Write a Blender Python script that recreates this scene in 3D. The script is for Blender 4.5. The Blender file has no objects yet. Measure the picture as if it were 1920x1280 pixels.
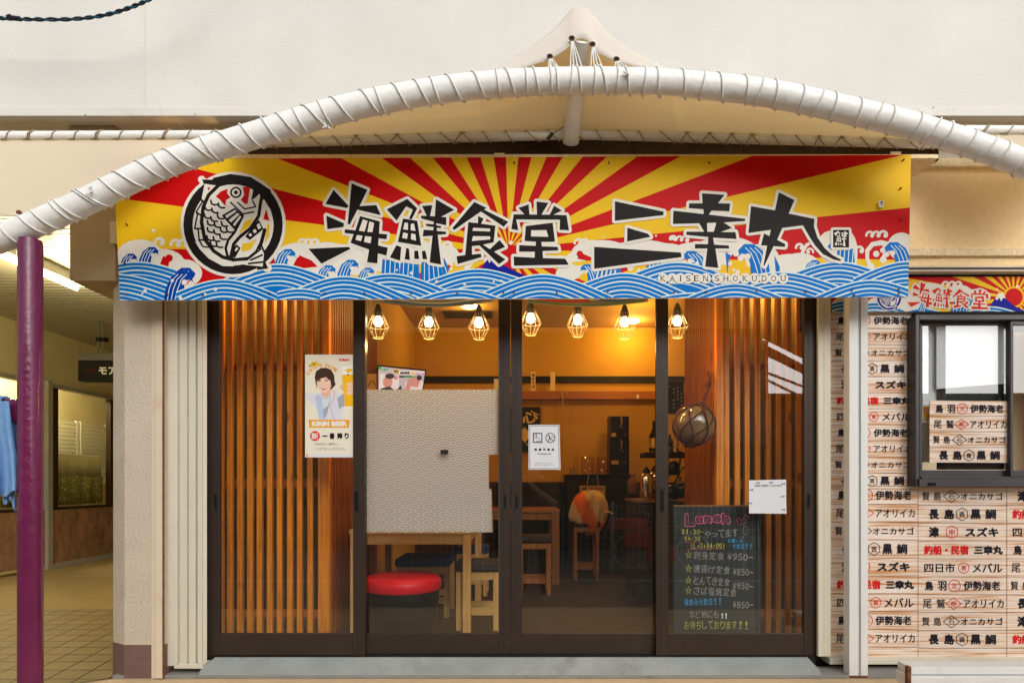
import bpy, math, random
from mathutils import Vector, Matrix
from mathutils.geometry import tessellate_polygon
R = math.radians
random.seed(7)
SC = bpy.context.scene
COL = SC.collection
# ------------------------------------------------------------------ camera, sky, sun, exposure
F = 1150.0            # focal length in photo pixels (photo is 1920 wide)
D = F / 340.0         # distance from the camera to the door plane (y = 0)
CZ = 1.03             # eye height above the pavement
VX, VY = 980.0, 905.0 # where the depth lines meet in the photo
cam = bpy.data.cameras.new('camera')
cam.sensor_width = 36
cam.lens = 36 * F / 1920
cam.shift_x = -(VX - 960) / 1920
cam.shift_y = (VY - 640) / 1920
cam.clip_start = 0.05
cam.clip_end = 500
co = bpy.data.objects.new('camera', cam)
co.location = (0, -D, CZ)
co.rotation_euler = (R(90), 0, 0)
COL.objects.link(co)
SC.camera = co

SUN_EL, SUN_AZ = 30, 22     # sun stands to the front right of the facade
w = bpy.data.worlds.new('World')
SC.world = w
w.use_nodes = True
nt = w.node_tree
bg = nt.nodes['Background']
sky = nt.nodes.new('ShaderNodeTexSky')
sky.sky_type = 'NISHITA'
sky.sun_disc = False
sky.sun_elevation = R(SUN_EL)
sky.sun_rotation = R(180 - SUN_AZ)
sky.air_density = 1.0
sky.dust_density = 4.0
hs = nt.nodes.new('ShaderNodeHueSaturation')
hs.inputs['Saturation'].default_value = 0.14
nt.links.new(sky.outputs[0], hs.inputs['Color'])
nt.links.new(hs.outputs[0], bg.inputs['Color'])
bg.inputs['Strength'].default_value = 0.15
sl = bpy.data.lights.new('sun', 'SUN')
sl.energy = .8
sl.angle = R(80)
sl.color = (1.0, 0.965, 0.91)
so = bpy.data.objects.new('sun', sl)
so.rotation_euler = (R(90 - SUN_EL), 0, R(SUN_AZ))
so.location = (3, -8, 8)
COL.objects.link(so)
SC.view_settings.view_transform = 'Standard'
SC.view_settings.look = 'None'
SC.view_settings.exposure = 0.2
SC.view_settings.gamma = 1
SC.cycles.max_bounces = 10
SC.cycles.transparent_max_bounces = 24
SC.cycles.sample_clamp_indirect = 6

# ------------------------------------------------------------------ helpers
def P(px, py, y):
    d = (D + y) / F
    return Vector(((px - VX) * d, y, CZ - (py - VY) * d))

def lin(c):
    return tuple((v / 255 / 12.92) if v / 255 < 0.04045 else ((v / 255 + 0.055) / 1.055) ** 2.4 for v in c)

MATS = {}
def mat(name, col, rough=0.6, metal=0.0, bump=0.0, bscale=60, var=0.0, vscale=4, spec=0.25, vstretch=(1, 1, 1), dirt=None, dscale=3.0, damt=0.5, coat=0.0, wave=None):
    m = bpy.data.materials.new(name)
    MATS[name] = m
    m.use_nodes = True
    n, l = m.node_tree.nodes, m.node_tree.links
    b = n['Principled BSDF']
    b.inputs['Base Color'].default_value = (*col, 1)
    b.inputs['Roughness'].default_value = rough
    b.inputs['Metallic'].default_value = metal
    b.inputs['Specular IOR Level'].default_value = spec
    if coat:
        b.inputs['Coat Weight'].default_value = coat
        b.inputs['Coat Roughness'].default_value = 0.08
    tc = n.new('ShaderNodeTexCoord')
    src = None
    if var:
        mp = n.new('ShaderNodeMapping'); mp.inputs['Scale'].default_value = vstretch
        l.new(tc.outputs['Object'], mp.inputs['Vector'])
        t = n.new('ShaderNodeTexNoise'); t.inputs['Scale'].default_value = vscale; t.inputs['Detail'].default_value = 6; t.inputs['Roughness'].default_value = 0.6
        l.new(mp.outputs[0], t.inputs['Vector'])
        r = n.new('ShaderNodeMapRange')
        r.inputs['From Min'].default_value = 0.3; r.inputs['From Max'].default_value = 0.7
        r.inputs['To Min'].default_value = 1 - var; r.inputs['To Max'].default_value = 1 + var
        l.new(t.outputs['Fac'], r.inputs['Value'])
        mx = n.new('ShaderNodeVectorMath'); mx.operation = 'SCALE'
        mx.inputs[0].default_value = col
        l.new(r.outputs[0], mx.inputs['Scale'])
        src = mx.outputs[0]
    if dirt:
        t = n.new('ShaderNodeTexNoise'); t.inputs['Scale'].default_value = dscale; t.inputs['Detail'].default_value = 10; t.inputs['Roughness'].default_value = 0.7
        l.new(tc.outputs['Object'], t.inputs['Vector'])
        r = n.new('ShaderNodeMapRange'); r.inputs['From Min'].default_value = 0.55; r.inputs['From Max'].default_value = 0.75
        r.inputs['To Max'].default_value = damt
        l.new(t.outputs['Fac'], r.inputs['Value'])
        mx = n.new('ShaderNodeMix'); mx.data_type = 'RGBA'
        if src: l.new(src, mx.inputs['A'])
        else: mx.inputs['A'].default_value = (*col, 1)
        mx.inputs['B'].default_value = (*dirt, 1)
        l.new(r.outputs[0], mx.inputs['Factor'])
        src = mx.outputs['Result']
    if src: l.new(src, b.inputs['Base Color'])
    if bump:
        t = n.new('ShaderNodeTexNoise'); t.inputs['Scale'].default_value = bscale; t.inputs['Detail'].default_value = 4
        l.new(tc.outputs['Object'], t.inputs['Vector'])
        bp = n.new('ShaderNodeBump'); bp.inputs['Strength'].default_value = bump; bp.inputs['Distance'].default_value = 0.01
        l.new(t.outputs['Fac'], bp.inputs['Height'])
        l.new(bp.outputs[0], b.inputs['Normal'])
    return m

def emit(name, col, s):
    m = bpy.data.materials.new(name); m.use_nodes = True
    b = m.node_tree.nodes['Principled BSDF']
    b.inputs['Base Color'].default_value = (*col, 1)
    b.inputs['Emission Color'].default_value = (*col, 1)
    b.inputs['Emission Strength'].default_value = s
    MATS[name] = m
    return m

def wood(name, c1, c2, knots=True, along='Z', rough=0.45, vscale=1.0, per_obj=0.0):
    m = bpy.data.materials.new(name); m.use_nodes = True; MATS[name] = m
    n, l = m.node_tree.nodes, m.node_tree.links
    b = n['Principled BSDF']; b.inputs['Roughness'].default_value = rough
    tc = n.new('ShaderNodeTexCoord')
    mp = n.new('ShaderNodeMapping')
    s = {'Z': (26, 26, 1.3), 'X': (1.3, 26, 26), 'Y': (26, 1.3, 26)}[along]
    mp.inputs['Scale'].default_value = [v * vscale for v in s]
    l.new(tc.outputs['Object'], mp.inputs['Vector'])
    t = n.new('ShaderNodeTexNoise'); t.inputs['Scale'].default_value = 2.2; t.inputs['Detail'].default_value = 8; t.inputs['Distortion'].default_value = 0.6
    l.new(mp.outputs[0], t.inputs['Vector'])
    r = n.new('ShaderNodeValToRGB')
    r.color_ramp.elements[0].position = 0.3; r.color_ramp.elements[0].color = (*c2, 1)
    r.color_ramp.elements[1].position = 0.68; r.color_ramp.elements[1].color = (*c1, 1)
    l.new(t.outputs['Fac'], r.inputs['Fac'])
    src = r.outputs['Color']
    if knots:
        v = n.new('ShaderNodeTexVoronoi'); v.inputs['Scale'].default_value = 5.5
        mp2 = n.new('ShaderNodeMapping'); mp2.inputs['Scale'].default_value = {'Z': (1, 1, .55), 'X': (.55, 1, 1), 'Y': (1, .55, 1)}[along]
        l.new(tc.outputs['Object'], mp2.inputs['Vector']); l.new(mp2.outputs[0], v.inputs['Vector'])
        r2 = n.new('ShaderNodeMapRange'); r2.inputs['From Min'].default_value = 0.07; r2.inputs['From Max'].default_value = 0.15
        r2.inputs['To Min'].default_value = 0.75; r2.inputs['To Max'].default_value = 0
        l.new(v.outputs['Distance'], r2.inputs['Value'])
        mx = n.new('ShaderNodeMix'); mx.data_type = 'RGBA'
        l.new(r2.outputs[0], mx.inputs['Factor']); l.new(src, mx.inputs['A'])
        mx.inputs['B'].default_value = (c2[0] * .25, c2[1] * .2, c2[2] * .2, 1)
        src = mx.outputs['Result']
    l.new(src, b.inputs['Base Color'])
    return m

def glass(name, tint=(1, 1, 1), gl=1.0, ior=1.52, rough=0.0, dust=0.0):
    m = bpy.data.materials.new(name); m.use_nodes = True; MATS[name] = m
    n, l = m.node_tree.nodes, m.node_tree.links
    for x in list(n):
        if x.type != 'OUTPUT_MATERIAL': n.remove(x)
    out = [x for x in n if x.type == 'OUTPUT_MATERIAL'][0]
    tr = n.new('ShaderNodeBsdfTransparent'); tr.inputs[0].default_value = (*tint, 1)
    g = n.new('ShaderNodeBsdfGlossy'); g.inputs['Roughness'].default_value = rough
    g.inputs['Color'].default_value = (gl, gl, gl, 1)
    f = n.new('ShaderNodeFresnel'); f.inputs['IOR'].default_value = ior
    ge = n.new('ShaderNodeNewGeometry')      # reflect on the face the ray enters only
    inv = n.new('ShaderNodeMath'); inv.operation = 'SUBTRACT'; inv.inputs[0].default_value = 1
    l.new(ge.outputs['Backfacing'], inv.inputs[1])
    fm = n.new('ShaderNodeMath'); fm.operation = 'MULTIPLY'
    l.new(f.outputs[0], fm.inputs[0]); l.new(inv.outputs[0], fm.inputs[1])
    mx = n.new('ShaderNodeMixShader')
    l.new(fm.outputs[0], mx.inputs[0]); l.new(tr.outputs[0], mx.inputs[1]); l.new(g.outputs[0], mx.inputs[2])
    o = mx.outputs[0]
    if dust:
        tc = n.new('ShaderNodeTexCoord'); nz = n.new('ShaderNodeTexNoise'); nz.inputs['Scale'].default_value = 2.6; nz.inputs['Detail'].default_value = 9; nz.inputs['Roughness'].default_value = .7
        l.new(tc.outputs['Object'], nz.inputs['Vector'])
        mr = n.new('ShaderNodeMapRange'); mr.inputs['From Min'].default_value = .35; mr.inputs['From Max'].default_value = .75
        mr.inputs['To Min'].default_value = dust * .25; mr.inputs['To Max'].default_value = dust * 1.6
        l.new(nz.outputs['Fac'], mr.inputs['Value'])
        df = n.new('ShaderNodeBsdfDiffuse'); df.inputs[0].default_value = (.6, .57, .52, 1)
        m2 = n.new('ShaderNodeMixShader')
        l.new(mr.outputs[0], m2.inputs[0]); l.new(o, m2.inputs[1]); l.new(df.outputs[0], m2.inputs[2]); o = m2.outputs[0]
    l.new(o, out.inputs['Surface'])
    return m

def translucent(name, col, tfac=0.4, clear=0.0, tcol=None):
    m = bpy.data.materials.new(name); m.use_nodes = True; MATS[name] = m
    n, l = m.node_tree.nodes, m.node_tree.links
    for x in list(n):
        if x.type != 'OUTPUT_MATERIAL': n.remove(x)
    out = [x for x in n if x.type == 'OUTPUT_MATERIAL'][0]
    d = n.new('ShaderNodeBsdfDiffuse'); d.inputs[0].default_value = (*col, 1)
    t = n.new('ShaderNodeBsdfTranslucent'); t.inputs[0].default_value = (*(tcol or col), 1)
    mx = n.new('ShaderNodeMixShader'); mx.inputs[0].default_value = tfac
    l.new(d.outputs[0], mx.inputs[1]); l.new(t.outputs[0], mx.inputs[2])
    o = mx.outputs[0]
    if clear:
        tr = n.new('ShaderNodeBsdfTransparent')
        m2 = n.new('ShaderNodeMixShader'); m2.inputs[0].default_value = clear
        l.new(o, m2.inputs[1]); l.new(tr.outputs[0], m2.inputs[2]); o = m2.outputs[0]
    l.new(o, out.inputs['Surface'])
    return m

OFF = {}
class MB:
    def __init__(s):
        s.v, s.f, s.m, s.sm = [], [], [], []
        s.mats = []
    def mi(s, m):
        m = MATS[m] if isinstance(m, str) else m
        if m not in s.mats: s.mats.append(m)
        return s.mats.index(m)
    def add(s, vs, fs, m, smooth=False):
        b = len(s.v); i = s.mi(m)
        s.v += [Vector(v) for v in vs]
        for f in fs:
            s.f.append([b + k for k in f]); s.m.append(i); s.sm.append(smooth)
    def box(s, x0, x1, y0, y1, z0, z1, m):
        x0, x1 = min(x0, x1), max(x0, x1); y0, y1 = min(y0, y1), max(y0, y1); z0, z1 = min(z0, z1), max(z0, z1)
        vs = [(x0, y0, z0), (x1, y0, z0), (x1, y1, z0), (x0, y1, z0), (x0, y0, z1), (x1, y0, z1), (x1, y1, z1), (x0, y1, z1)]
        s.add(vs, [(0, 3, 2, 1), (4, 5, 6, 7), (0, 1, 5, 4), (1, 2, 6, 5), (2, 3, 7, 6), (3, 0, 4, 7)], m)
    def pbox(s, px0, px1, py0, py1, y0, y1, m):      # front face seen at these photo pixels at depth y0, running back to y1
        a = P(px0, py0, y0); b = P(px1, py1, y0)
        s.box(a.x, b.x, y0, y1, b.z, a.z, m)
    def prism(s, pts, y0, y1, m, smooth=False):        # outline (photo pixels) at y0, extruded to y1
        a = [P(x, y, y0) for x, y in pts]
        s.prism3(a, Vector((0, y1 - y0, 0)), m)
    def prism3(s, a, d, m):
        n = len(a)
        vs = list(a) + [p + d for p in a]
        tri = tessellate_polygon([a])
        fs = [tuple(t) for t in tri] + [tuple(n + k for k in reversed(t)) for t in tri]
        fs += [(i, (i + 1) % n, n + (i + 1) % n, n + i) for i in range(n)]
        s.add(vs, fs, m)
    def tube(s, pts, r, m, n=10, closed=False, caps=True, rs=None):
        pts = [Vector(p) for p in pts]; k = len(pts)
        rings = []
        up = None
        for i in range(k):
            if closed: t = pts[(i + 1) % k] - pts[i - 1]
            else: t = pts[min(i + 1, k - 1)] - pts[max(i - 1, 0)]
            t.normalize()
            if up is None:
                up = Vector((0, 0, 1)) if abs(t.z) < .9 else Vector((0, 1, 0))
            a = up - t * up.dot(t)
            if a.length < 1e-5: a = t.orthogonal()
            a.normalize(); up = a
            b = t.cross(a)
            rr = rs[i] if rs else r
            rings.append([pts[i] + (a * math.cos(q) + b * math.sin(q)) * rr for q in [2 * math.pi * j / n for j in range(n)]])
        vs = [v for g in rings for v in g]
        fs = []
        for i in range(k if closed else k - 1):
            o, o2 = i * n, ((i + 1) % k) * n
            for j in range(n):
                fs.append((o + j, o + (j + 1) % n, o2 + (j + 1) % n, o2 + j))
        s.add(vs, fs, m, True)
        if caps and not closed:
            s.add(rings[0], [tuple(reversed(range(n)))], m); s.add(rings[-1], [tuple(range(n))], m)
    def lathe(s, c, prof, m, n=28, axis=None):          # prof: (radius, height) from bottom to top
        c = Vector(c); vs = []
        q = axis.to_track_quat('Z', 'Y') if axis is not None else None
        for r, h in prof:
            for j in range(n):
                a = 2 * math.pi * j / n
                v = Vector((r * math.cos(a), r * math.sin(a), h))
                vs.append(c + (q @ v if q else v))
        fs = []
        for i in range(len(prof) - 1):
            for j in range(n):
                fs.append((i * n + j, i * n + (j + 1) % n, (i + 1) * n + (j + 1) % n, (i + 1) * n + j))
        s.add(vs, fs, m, True)
        if prof[0][0] > 1e-4: s.add(vs[:n], [tuple(reversed(range(n)))], m)
        if prof[-1][0] > 1e-4: s.add(vs[-n:], [tuple(range(n))], m)
    def ball(s, c, r, m, n=20, sc=(1, 1, 1)):
        k = n // 2
        pr = [(r * math.sin(math.pi * i / k), -r * math.cos(math.pi * i / k)) for i in range(k + 1)]
        b = len(s.v)
        s.lathe((0, 0, 0), pr, m, n)
        for i in range(b, len(s.v)):
            v = s.v[i]; s.v[i] = Vector((v.x * sc[0], v.y * sc[1], v.z * sc[2])) + Vector(c)
    def grid(s, fn, nu, nv, m, smooth=True):
        vs = [fn(i / nu, j / nv) for j in range(nv + 1) for i in range(nu + 1)]
        fs = [(j * (nu + 1) + i, j * (nu + 1) + i + 1, (j + 1) * (nu + 1) + i + 1, (j + 1) * (nu + 1) + i) for j in range(nv) for i in range(nu)]
        s.add(vs, fs, m, smooth)
    def build(s, name, parent=None, base=None, bevel=0, solid=0, label=None):
        me = bpy.data.meshes.new(name)
        if parent is not None: off = OFF[parent.name]
        elif base is not None: off = Vector(base)
        else:
            xs = [v.x for v in s.v]; ys = [v.y for v in s.v]; zs = [v.z for v in s.v]
            off = Vector(((min(xs) + max(xs)) / 2, (min(ys) + max(ys)) / 2, min(zs)))
        me.from_pydata([v - off for v in s.v], [], s.f)
        for m in s.mats: me.materials.append(m)
        me.polygons.foreach_set('material_index', s.m)
        me.polygons.foreach_set('use_smooth', s.sm)
        me.update()
        o = bpy.data.objects.new(name, me); COL.objects.link(o)
        OFF[o.name] = off
        if parent is not None: o.parent = parent
        else: o.location = off
        if solid:
            q = o.modifiers.new('solid', 'SOLIDIFY'); q.thickness = solid; q.offset = 0
        if bevel:
            q = o.modifiers.new('bevel', 'BEVEL'); q.width = bevel; q.segments = 2; q.limit_method = 'ANGLE'; q.harden_normals = False
        if label: o['label'] = label
        return o

def tag(o, label, cat, group=None, kind=None):
    if label: o['label'] = label
    if cat: o['category'] = cat
    if group: o['group'] = group
    if kind: o['kind'] = kind
    return o
def thing(name, label, cat, loc, group=None):
    o = bpy.data.objects.new(name, None); COL.objects.link(o)
    o.empty_display_size = .05
    o.location = loc; OFF[o.name] = Vector(loc)
    return tag(o, label, cat, group)
def copy_tree(o, parent=None, loc=None, label=None):
    c = o.copy(); COL.objects.link(c)
    OFF[c.name] = OFF[o.name]
    if parent: c.parent = parent
    if loc is not None: c.location = loc
    if label: c['label'] = label
    for ch in o.children: copy_tree(ch, c)
    return c
def structure(o):
    o['kind'] = 'structure'; return o

# ---- flat artwork: polygons laid in painter's order on a sheet, each a hair in front of the last
GL = {}
def glyph(s):
    if s not in GL:
        c = bpy.data.curves.new('t', 'FONT'); c.body = s; c.resolution_u = 3
        o = bpy.data.objects.new('t', c); COL.objects.link(o)
        dg = bpy.context.evaluated_depsgraph_get()
        me = bpy.data.meshes.new_from_object(o.evaluated_get(dg))
        v = [(p.co.x, p.co.y) for p in me.vertices]; f = [list(p.vertices) for p in me.polygons]
        bpy.data.objects.remove(o); bpy.data.curves.remove(c); bpy.data.meshes.remove(me)
        xs = [p[0] for p in v]; ys = [p[1] for p in v]
        GL[s] = (v, f, min(xs), max(xs), min(ys), max(ys))
    return GL[s]

def clip_poly(pts, quad):
    n = len(quad)
    for i in range(n):
        (ax, ay), (bx, by) = quad[i], quad[(i + 1) % n]
        out = []
        def ins(p): return (bx - ax) * (p[1] - ay) - (by - ay) * (p[0] - ax) >= -1e-9
        for j in range(len(pts)):
            a, b = pts[j - 1], pts[j]
            ia, ib = ins(a), ins(b)
            if ia != ib:
                da = (bx - ax) * (a[1] - ay) - (by - ay) * (a[0] - ax)
                db = (bx - ax) * (b[1] - ay) - (by - ay) * (b[0] - ax)
                t = da / (da - db)
                out.append((a[0] + (b[0] - a[0]) * t, a[1] + (b[1] - a[1]) * t))
            if ib: out.append(b)
        pts = out
        if len(pts) < 3: return []
    return pts

class Art:
    def __init__(s, y, clip=None, step=5e-6, fn=None):
        s.mb = MB(); s.y = y; s.k = 0; s.step = step; s.clip = clip; s.fn = fn
    def pt(s, x, y):
        if s.fn: return s.fn(x, y, s.k * s.step)
        return P(x, y, s.y - s.k * s.step)
    def poly(s, pts, m, bump=True, clip=True):
        if s.clip and clip: pts = clip_poly(list(pts), s.clip)
        if len(pts) < 3: return
        q = []
        for p in pts:
            if not q or abs(p[0] - q[-1][0]) + abs(p[1] - q[-1][1]) > 1e-4: q.append(p)
        pts = q
        if len(pts) < 3: return
        if bump: s.k += 1
        tri = tessellate_polygon([[Vector((x, y, 0)) for x, y in pts]])
        s.mb.add([s.pt(x, y) for x, y in pts], [tuple(t) for t in tri], m)
    def rect(s, x0, y0, x1, y1, m): s.poly([(x0, y0), (x1, y0), (x1, y1), (x0, y1)], m)
    def disc(s, x, y, r, m, ry=None, n=24, a0=0, a1=360):
        ry = ry or r
        pts = [(x + r * math.cos(R(a0 + (a1 - a0) * i / n)), y + ry * math.sin(R(a0 + (a1 - a0) * i / n))) for i in range(n if a1 - a0 == 360 else n + 1)]
        s.poly(pts, m)
    def stroke(s, pts, w, m, closed=False, rnd=True, each=True):
        n = len(pts)
        if closed: pts = list(pts) + [pts[0]]
        for i in range(len(pts) - 1):
            (ax, ay), (bx, by) = pts[i], pts[i + 1]
            L = math.hypot(bx - ax, by - ay)
            if L < 1e-6: continue
            nx, ny = -(by - ay) / L * w / 2, (bx - ax) / L * w / 2
            s.poly([(ax + nx, ay + ny), (bx + nx, by + ny), (bx - nx, by - ny), (ax - nx, ay - ny)], m)
        if rnd:
            for (x, y) in pts: s.disc(x, y, w / 2, m, n=12)
    def ribbon(s, pts, w, m):          # one mitred strip (no self overlap)
        L, Rr = [], []
        n = len(pts)
        for i in range(n):
            ax, ay = pts[max(i - 1, 0)]; bx, by = pts[min(i + 1, n - 1)]
            l = math.hypot(bx - ax, by - ay) or 1
            ww = w[i] if isinstance(w, (list, tuple)) else w
            nx, ny = -(by - ay) / l * ww / 2, (bx - ax) / l * ww / 2
            L.append((pts[i][0] + nx, pts[i][1] + ny)); Rr.append((pts[i][0] - nx, pts[i][1] - ny))
        s.k += 1
        for i in range(n - 1):
            s.poly([L[i], L[i + 1], Rr[i + 1], Rr[i]], m, bump=False)
    def text(s, t, cx, cy, w, h, m, bold=0.0, rot=0, shear=0):
        v, f, x0, x1, y0, y1 = glyph(t)
        ca, sa = math.cos(R(rot)), math.sin(R(rot))
        offs = [(0, 0)]
        if bold: offs += [(bold, 0), (-bold, 0), (0, bold), (0, -bold), (bold * .7, bold * .7), (-bold * .7, -bold * .7), (bold * .7, -bold * .7), (-bold * .7, bold * .7)]
        for ox, oy in offs:
            s.k += 1
            vs = []
            for x, y in v:
                u = ((x - x0) / (x1 - x0) - .5) * (w - 2 * bold); q = (.5 - (y - y0) / (y1 - y0)) * (h - 2 * bold)
                u -= shear * q
                vs.append(s.pt(cx + ox + u * ca - q * sa, cy + oy + u * sa + q * ca))
            s.mb.add(vs, f, m)
    def build(s, name, parent=None, **k): return s.mb.build(name, parent, **k)

# ------------------------------------------------------------------ materials
mat('stucco_white', (.66, .64, .59), .9, bump=.28, bscale=110, var=.05, vscale=1.4, dirt=(.45, .42, .36), dscale=1.6, damt=.1)
mat('stucco_beige', (.56, .48, .38), .9, bump=.6, bscale=70, var=.05, vscale=6, dirt=(.3, .22, .14), dscale=5, damt=.25)
mat('stucco_tan', (.42, .32, .2), .9, bump=.6, bscale=70, var=.06, vscale=6, dirt=(.2, .14, .08), dscale=5, damt=.4)
mat('trim_white', (.66, .63, .57), .55, var=.04, dirt=(.3, .22, .15), dscale=6, damt=.3)
mat('trim_cream', (.62, .56, .45), .55, var=.05, dirt=(.3, .2, .12), dscale=6, damt=.35)
mat('trim_stone', (.8, .64, .4), .85, bump=.5, bscale=60, var=.15, vscale=60, dirt=(.15, .09, .05), dscale=30, damt=.7)
mat('wall_peach', (.9, .66, .36), .75, bump=.12, bscale=160, var=.05, vscale=40)
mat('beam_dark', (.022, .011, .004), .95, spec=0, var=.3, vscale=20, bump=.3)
mat('pipe_white', (.84, .83, .8), .35, bump=.25, bscale=38, var=.03, vscale=12, dirt=(.5, .42, .32), dscale=7, damt=.3)
mat('rope_white', (.78, .77, .73), .8, bump=.4, bscale=300)
mat('rope_brown', (.32, .24, .15), .8, bump=.4, bscale=300)
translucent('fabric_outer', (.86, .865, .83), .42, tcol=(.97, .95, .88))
translucent('fabric_inner', (.86, .64, .34), .55, tcol=(.98, .8, .46))  # warm tone of light through the cloth put into the underside colour
translucent('fabric_side', (.8, .74, .62), .5, tcol=(.97, .88, .68))
mat('grommet', (.1, .05, .03), .5, metal=.6)
mat('purple_paint', (.14, .016, .064), .2, bump=.4, bscale=30, var=.12, vscale=8, coat=.25)
mat('towel_blue', (.2, .38, .68), .95, bump=.6, bscale=320, var=.1, vscale=30)
mat('cream_metal', (.62, .58, .47), .5, var=.04, dirt=(.35, .24, .12), dscale=5, damt=.25)
mat('cream_metal_warm', (.66, .56, .42), .5, var=.04, dirt=(.4, .2, .08), dscale=6, damt=.35)
mat('rust', (.16, .06, .025), .9, var=.4, vscale=30)
mat('white_metal', (.68, .68, .66), .45, var=.03, dirt=(.4, .3, .2), dscale=5, damt=.25)
mat('base_brown', (.17, .1, .085), .7, var=.12, vscale=14, bump=.2, dirt=(.22, .09, .06), dscale=7, damt=.5)
mat('bronze', (.046, .033, .026), .42, metal=.35, var=.1, vscale=6)
mat('bronze_dark', (.014, .011, .01), .5)
mat('window_grey', (.075, .07, .072), .4, metal=.4, var=.05)
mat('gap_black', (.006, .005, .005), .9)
mat('step_grey', (.29, .315, .305), .8, bump=.25, bscale=40, var=.14, vscale=4, dirt=(.14, .12, .1), dscale=5, damt=.6)
mat('concrete_grey', (.25, .24, .22), .85, bump=.3, bscale=50, var=.12, vscale=6, dirt=(.1, .09, .07), dscale=4, damt=.5)
mat('ground_beige', (.58, .43, .25), .85, bump=.2, bscale=60, var=.06, vscale=5, dirt=(.3, .24, .16), dscale=4, damt=.3)
mat('asphalt', (.2, .175, .15), .9, bump=.4, bscale=120, var=.2, vscale=40)
mat('line_white', (.5, .5, .48), .8, var=.1)
mat('arcade_conc', (.32, .225, .085), .75, bump=.1, bscale=30, var=.08, vscale=3)
mat('marble', (.3, .16, .09), .4, var=.45, vscale=9, vstretch=(1, 1, .6), dirt=(.5, .34, .22), dscale=16, damt=.6)
mat('arc_wall', (.62, .53, .29), .85, bump=.4, bscale=60, var=.04)
mat('arc_ceiling', (.5, .46, .36), .4, var=.04)
mat('brown_frame', (.045, .022, .01), .5, var=.1)
mat('alu', (.5, .47, .4), .4, metal=.5)
mat('louver', (.6, .57, .46), .5)
mat('sign_black', (.012, .011, .011), .45)
mat('sign_grey', (.14, .135, .12), .6)
INK = dict(spec=.06)
# artwork inks
mat('ink_red', (.52, .003, .004), .38, spec=.06); mat('ink_yellow', (.76, .47, .012), .38, spec=.06); mat('ink_blue', (.0, .15, .5), .38, spec=.06)
mat('ink_deepblue', (.0, .045, .33), .38, spec=.06); mat('ink_navy', (.004, .01, .25), .38, spec=.06); mat('ink_foam', (.72, .68, .6), .38, spec=.06)
mat('ink_line', (.6, .72, .68), .38, spec=.06); mat('ink_black', (.012, .009, .008), .38, spec=.06); mat('panel_back', (.5, .5, .48), .5)
mat('ink_orange', (.75, .32, .01), .4, spec=.06); mat('ink_vermilion', (.62, .03, .012), .4, spec=.06); mat('ink_grey', (.3, .3, .3), .5, spec=.06)
mat('ink_letter', (.02, .018, .025), .4, spec=.06); mat('ink_letter_red', (.62, .02, .02), .4, spec=.06)
mat('paper', (.74, .72, .66), .5); mat('paper_white', (.64, .655, .68), .5); mat('paper_cream', (.74, .69, .56), .45)
mat('skin', (.72, .42, .3), .6); mat('skin_light', (.8, .53, .4), .6); mat('hair', (.05, .018, .01), .6)
mat('cloth_blue', (.42, .52, .68), .7); mat('cloth_pale', (.62, .63, .68), .7); mat('cloth_grey', (.33, .36, .42), .7)
mat('beer', (.85, .45, .01), .3); mat('beer_foam', (.8, .78, .72), .5); mat('lip', (.55, .05, .05), .5); mat('pink', (.75, .12, .32), .6)
# chalk
mat('chalkboard', (.022, .028, .026), .7, var=.25, vscale=5, dirt=(.06, .065, .06), dscale=5, damt=.5)
mat('chalk_white', (.24, .24, .235), .9, var=.35, vscale=90); mat('chalk_yellow', (.31, .31, .07), .9, var=.3, vscale=90); mat('chalk_pink', (.5, .09, .2), .9, var=.3, vscale=90); mat('chalk_blue', (.05, .22, .4), .9, var=.3, vscale=90)
# interior
wood('slat_wood', (.72, .25, .012), (.44, .125, .005))
wood('slat_wood_red', (.36, .1, .008), (.22, .05, .004))
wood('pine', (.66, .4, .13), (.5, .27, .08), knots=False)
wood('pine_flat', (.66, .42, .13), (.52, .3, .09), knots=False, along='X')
wood('pine_dimmed', (.36, .14, .025), (.24, .08, .012), knots=False)  # same pine, darkened and reddened for the dimmer warm light at the rear
wood('shelf_wood', (.42, .14, .03), (.28, .08, .018), knots=False, along='X')
mat('int_wall', (.58, .31, .04), .8, bump=.15, bscale=120, var=.05, vscale=3)
mat('int_wall_pale', (.7, .58, .38), .8, var=.05)
mat('strip_paper', (.85, .62, .32), .7)
mat('wainscot', (.06, .022, .007), .5, var=.2, vscale=8)
mat('gap_brown', (.05, .014, .003), .8)
mat('int_back', (.1, .075, .03), .9, var=.1)
mat('int_floor', (.032, .024, .016), .6, var=.15, vscale=6)
mat('int_ceiling', (.42, .24, .07), .85, var=.04)
mat('black_plastic', (.007, .0065, .0065), .35, var=.2, vscale=10)
mat('black_matte', (.016, .015, .014), .65, var=.3, vscale=7)
mat('red_vinyl', (.55, .004, .012), .3, bump=.1, bscale=20)
mat('cushion_blue', (.012, .03, .12), .8, bump=.2, bscale=100)
mat('cushion_dark', (.028, .022, .02), .7, bump=.2, bscale=100)
mat('steel', (.62, .56, .48), .2, metal=1.0)
mat('brass_wire', (.5, .39, .22), .4, metal=.3)
mat('socket', (.03, .024, .018), .5)
mat('bag_cream', (.66, .48, .26), .45, bump=.8, bscale=14); mat('bag_orange', (.72, .16, .02), .45, bump=.8, bscale=14)
mat('bottle', (.02, .03, .012), .12)
mat('net_rope', (.09, .025, .014), .8, bump=.4, bscale=200)
mat('float_glass', (.17, .105, .05), .1, spec=.6, coat=.4, var=.2, vscale=9)
mat('card_wood', (.55, .34, .13), .7, var=.05); mat('pic_brown', (.22, .1, .035), .5, var=.2); mat('gold', (.6, .38, .12), .4, metal=.5)
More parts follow.
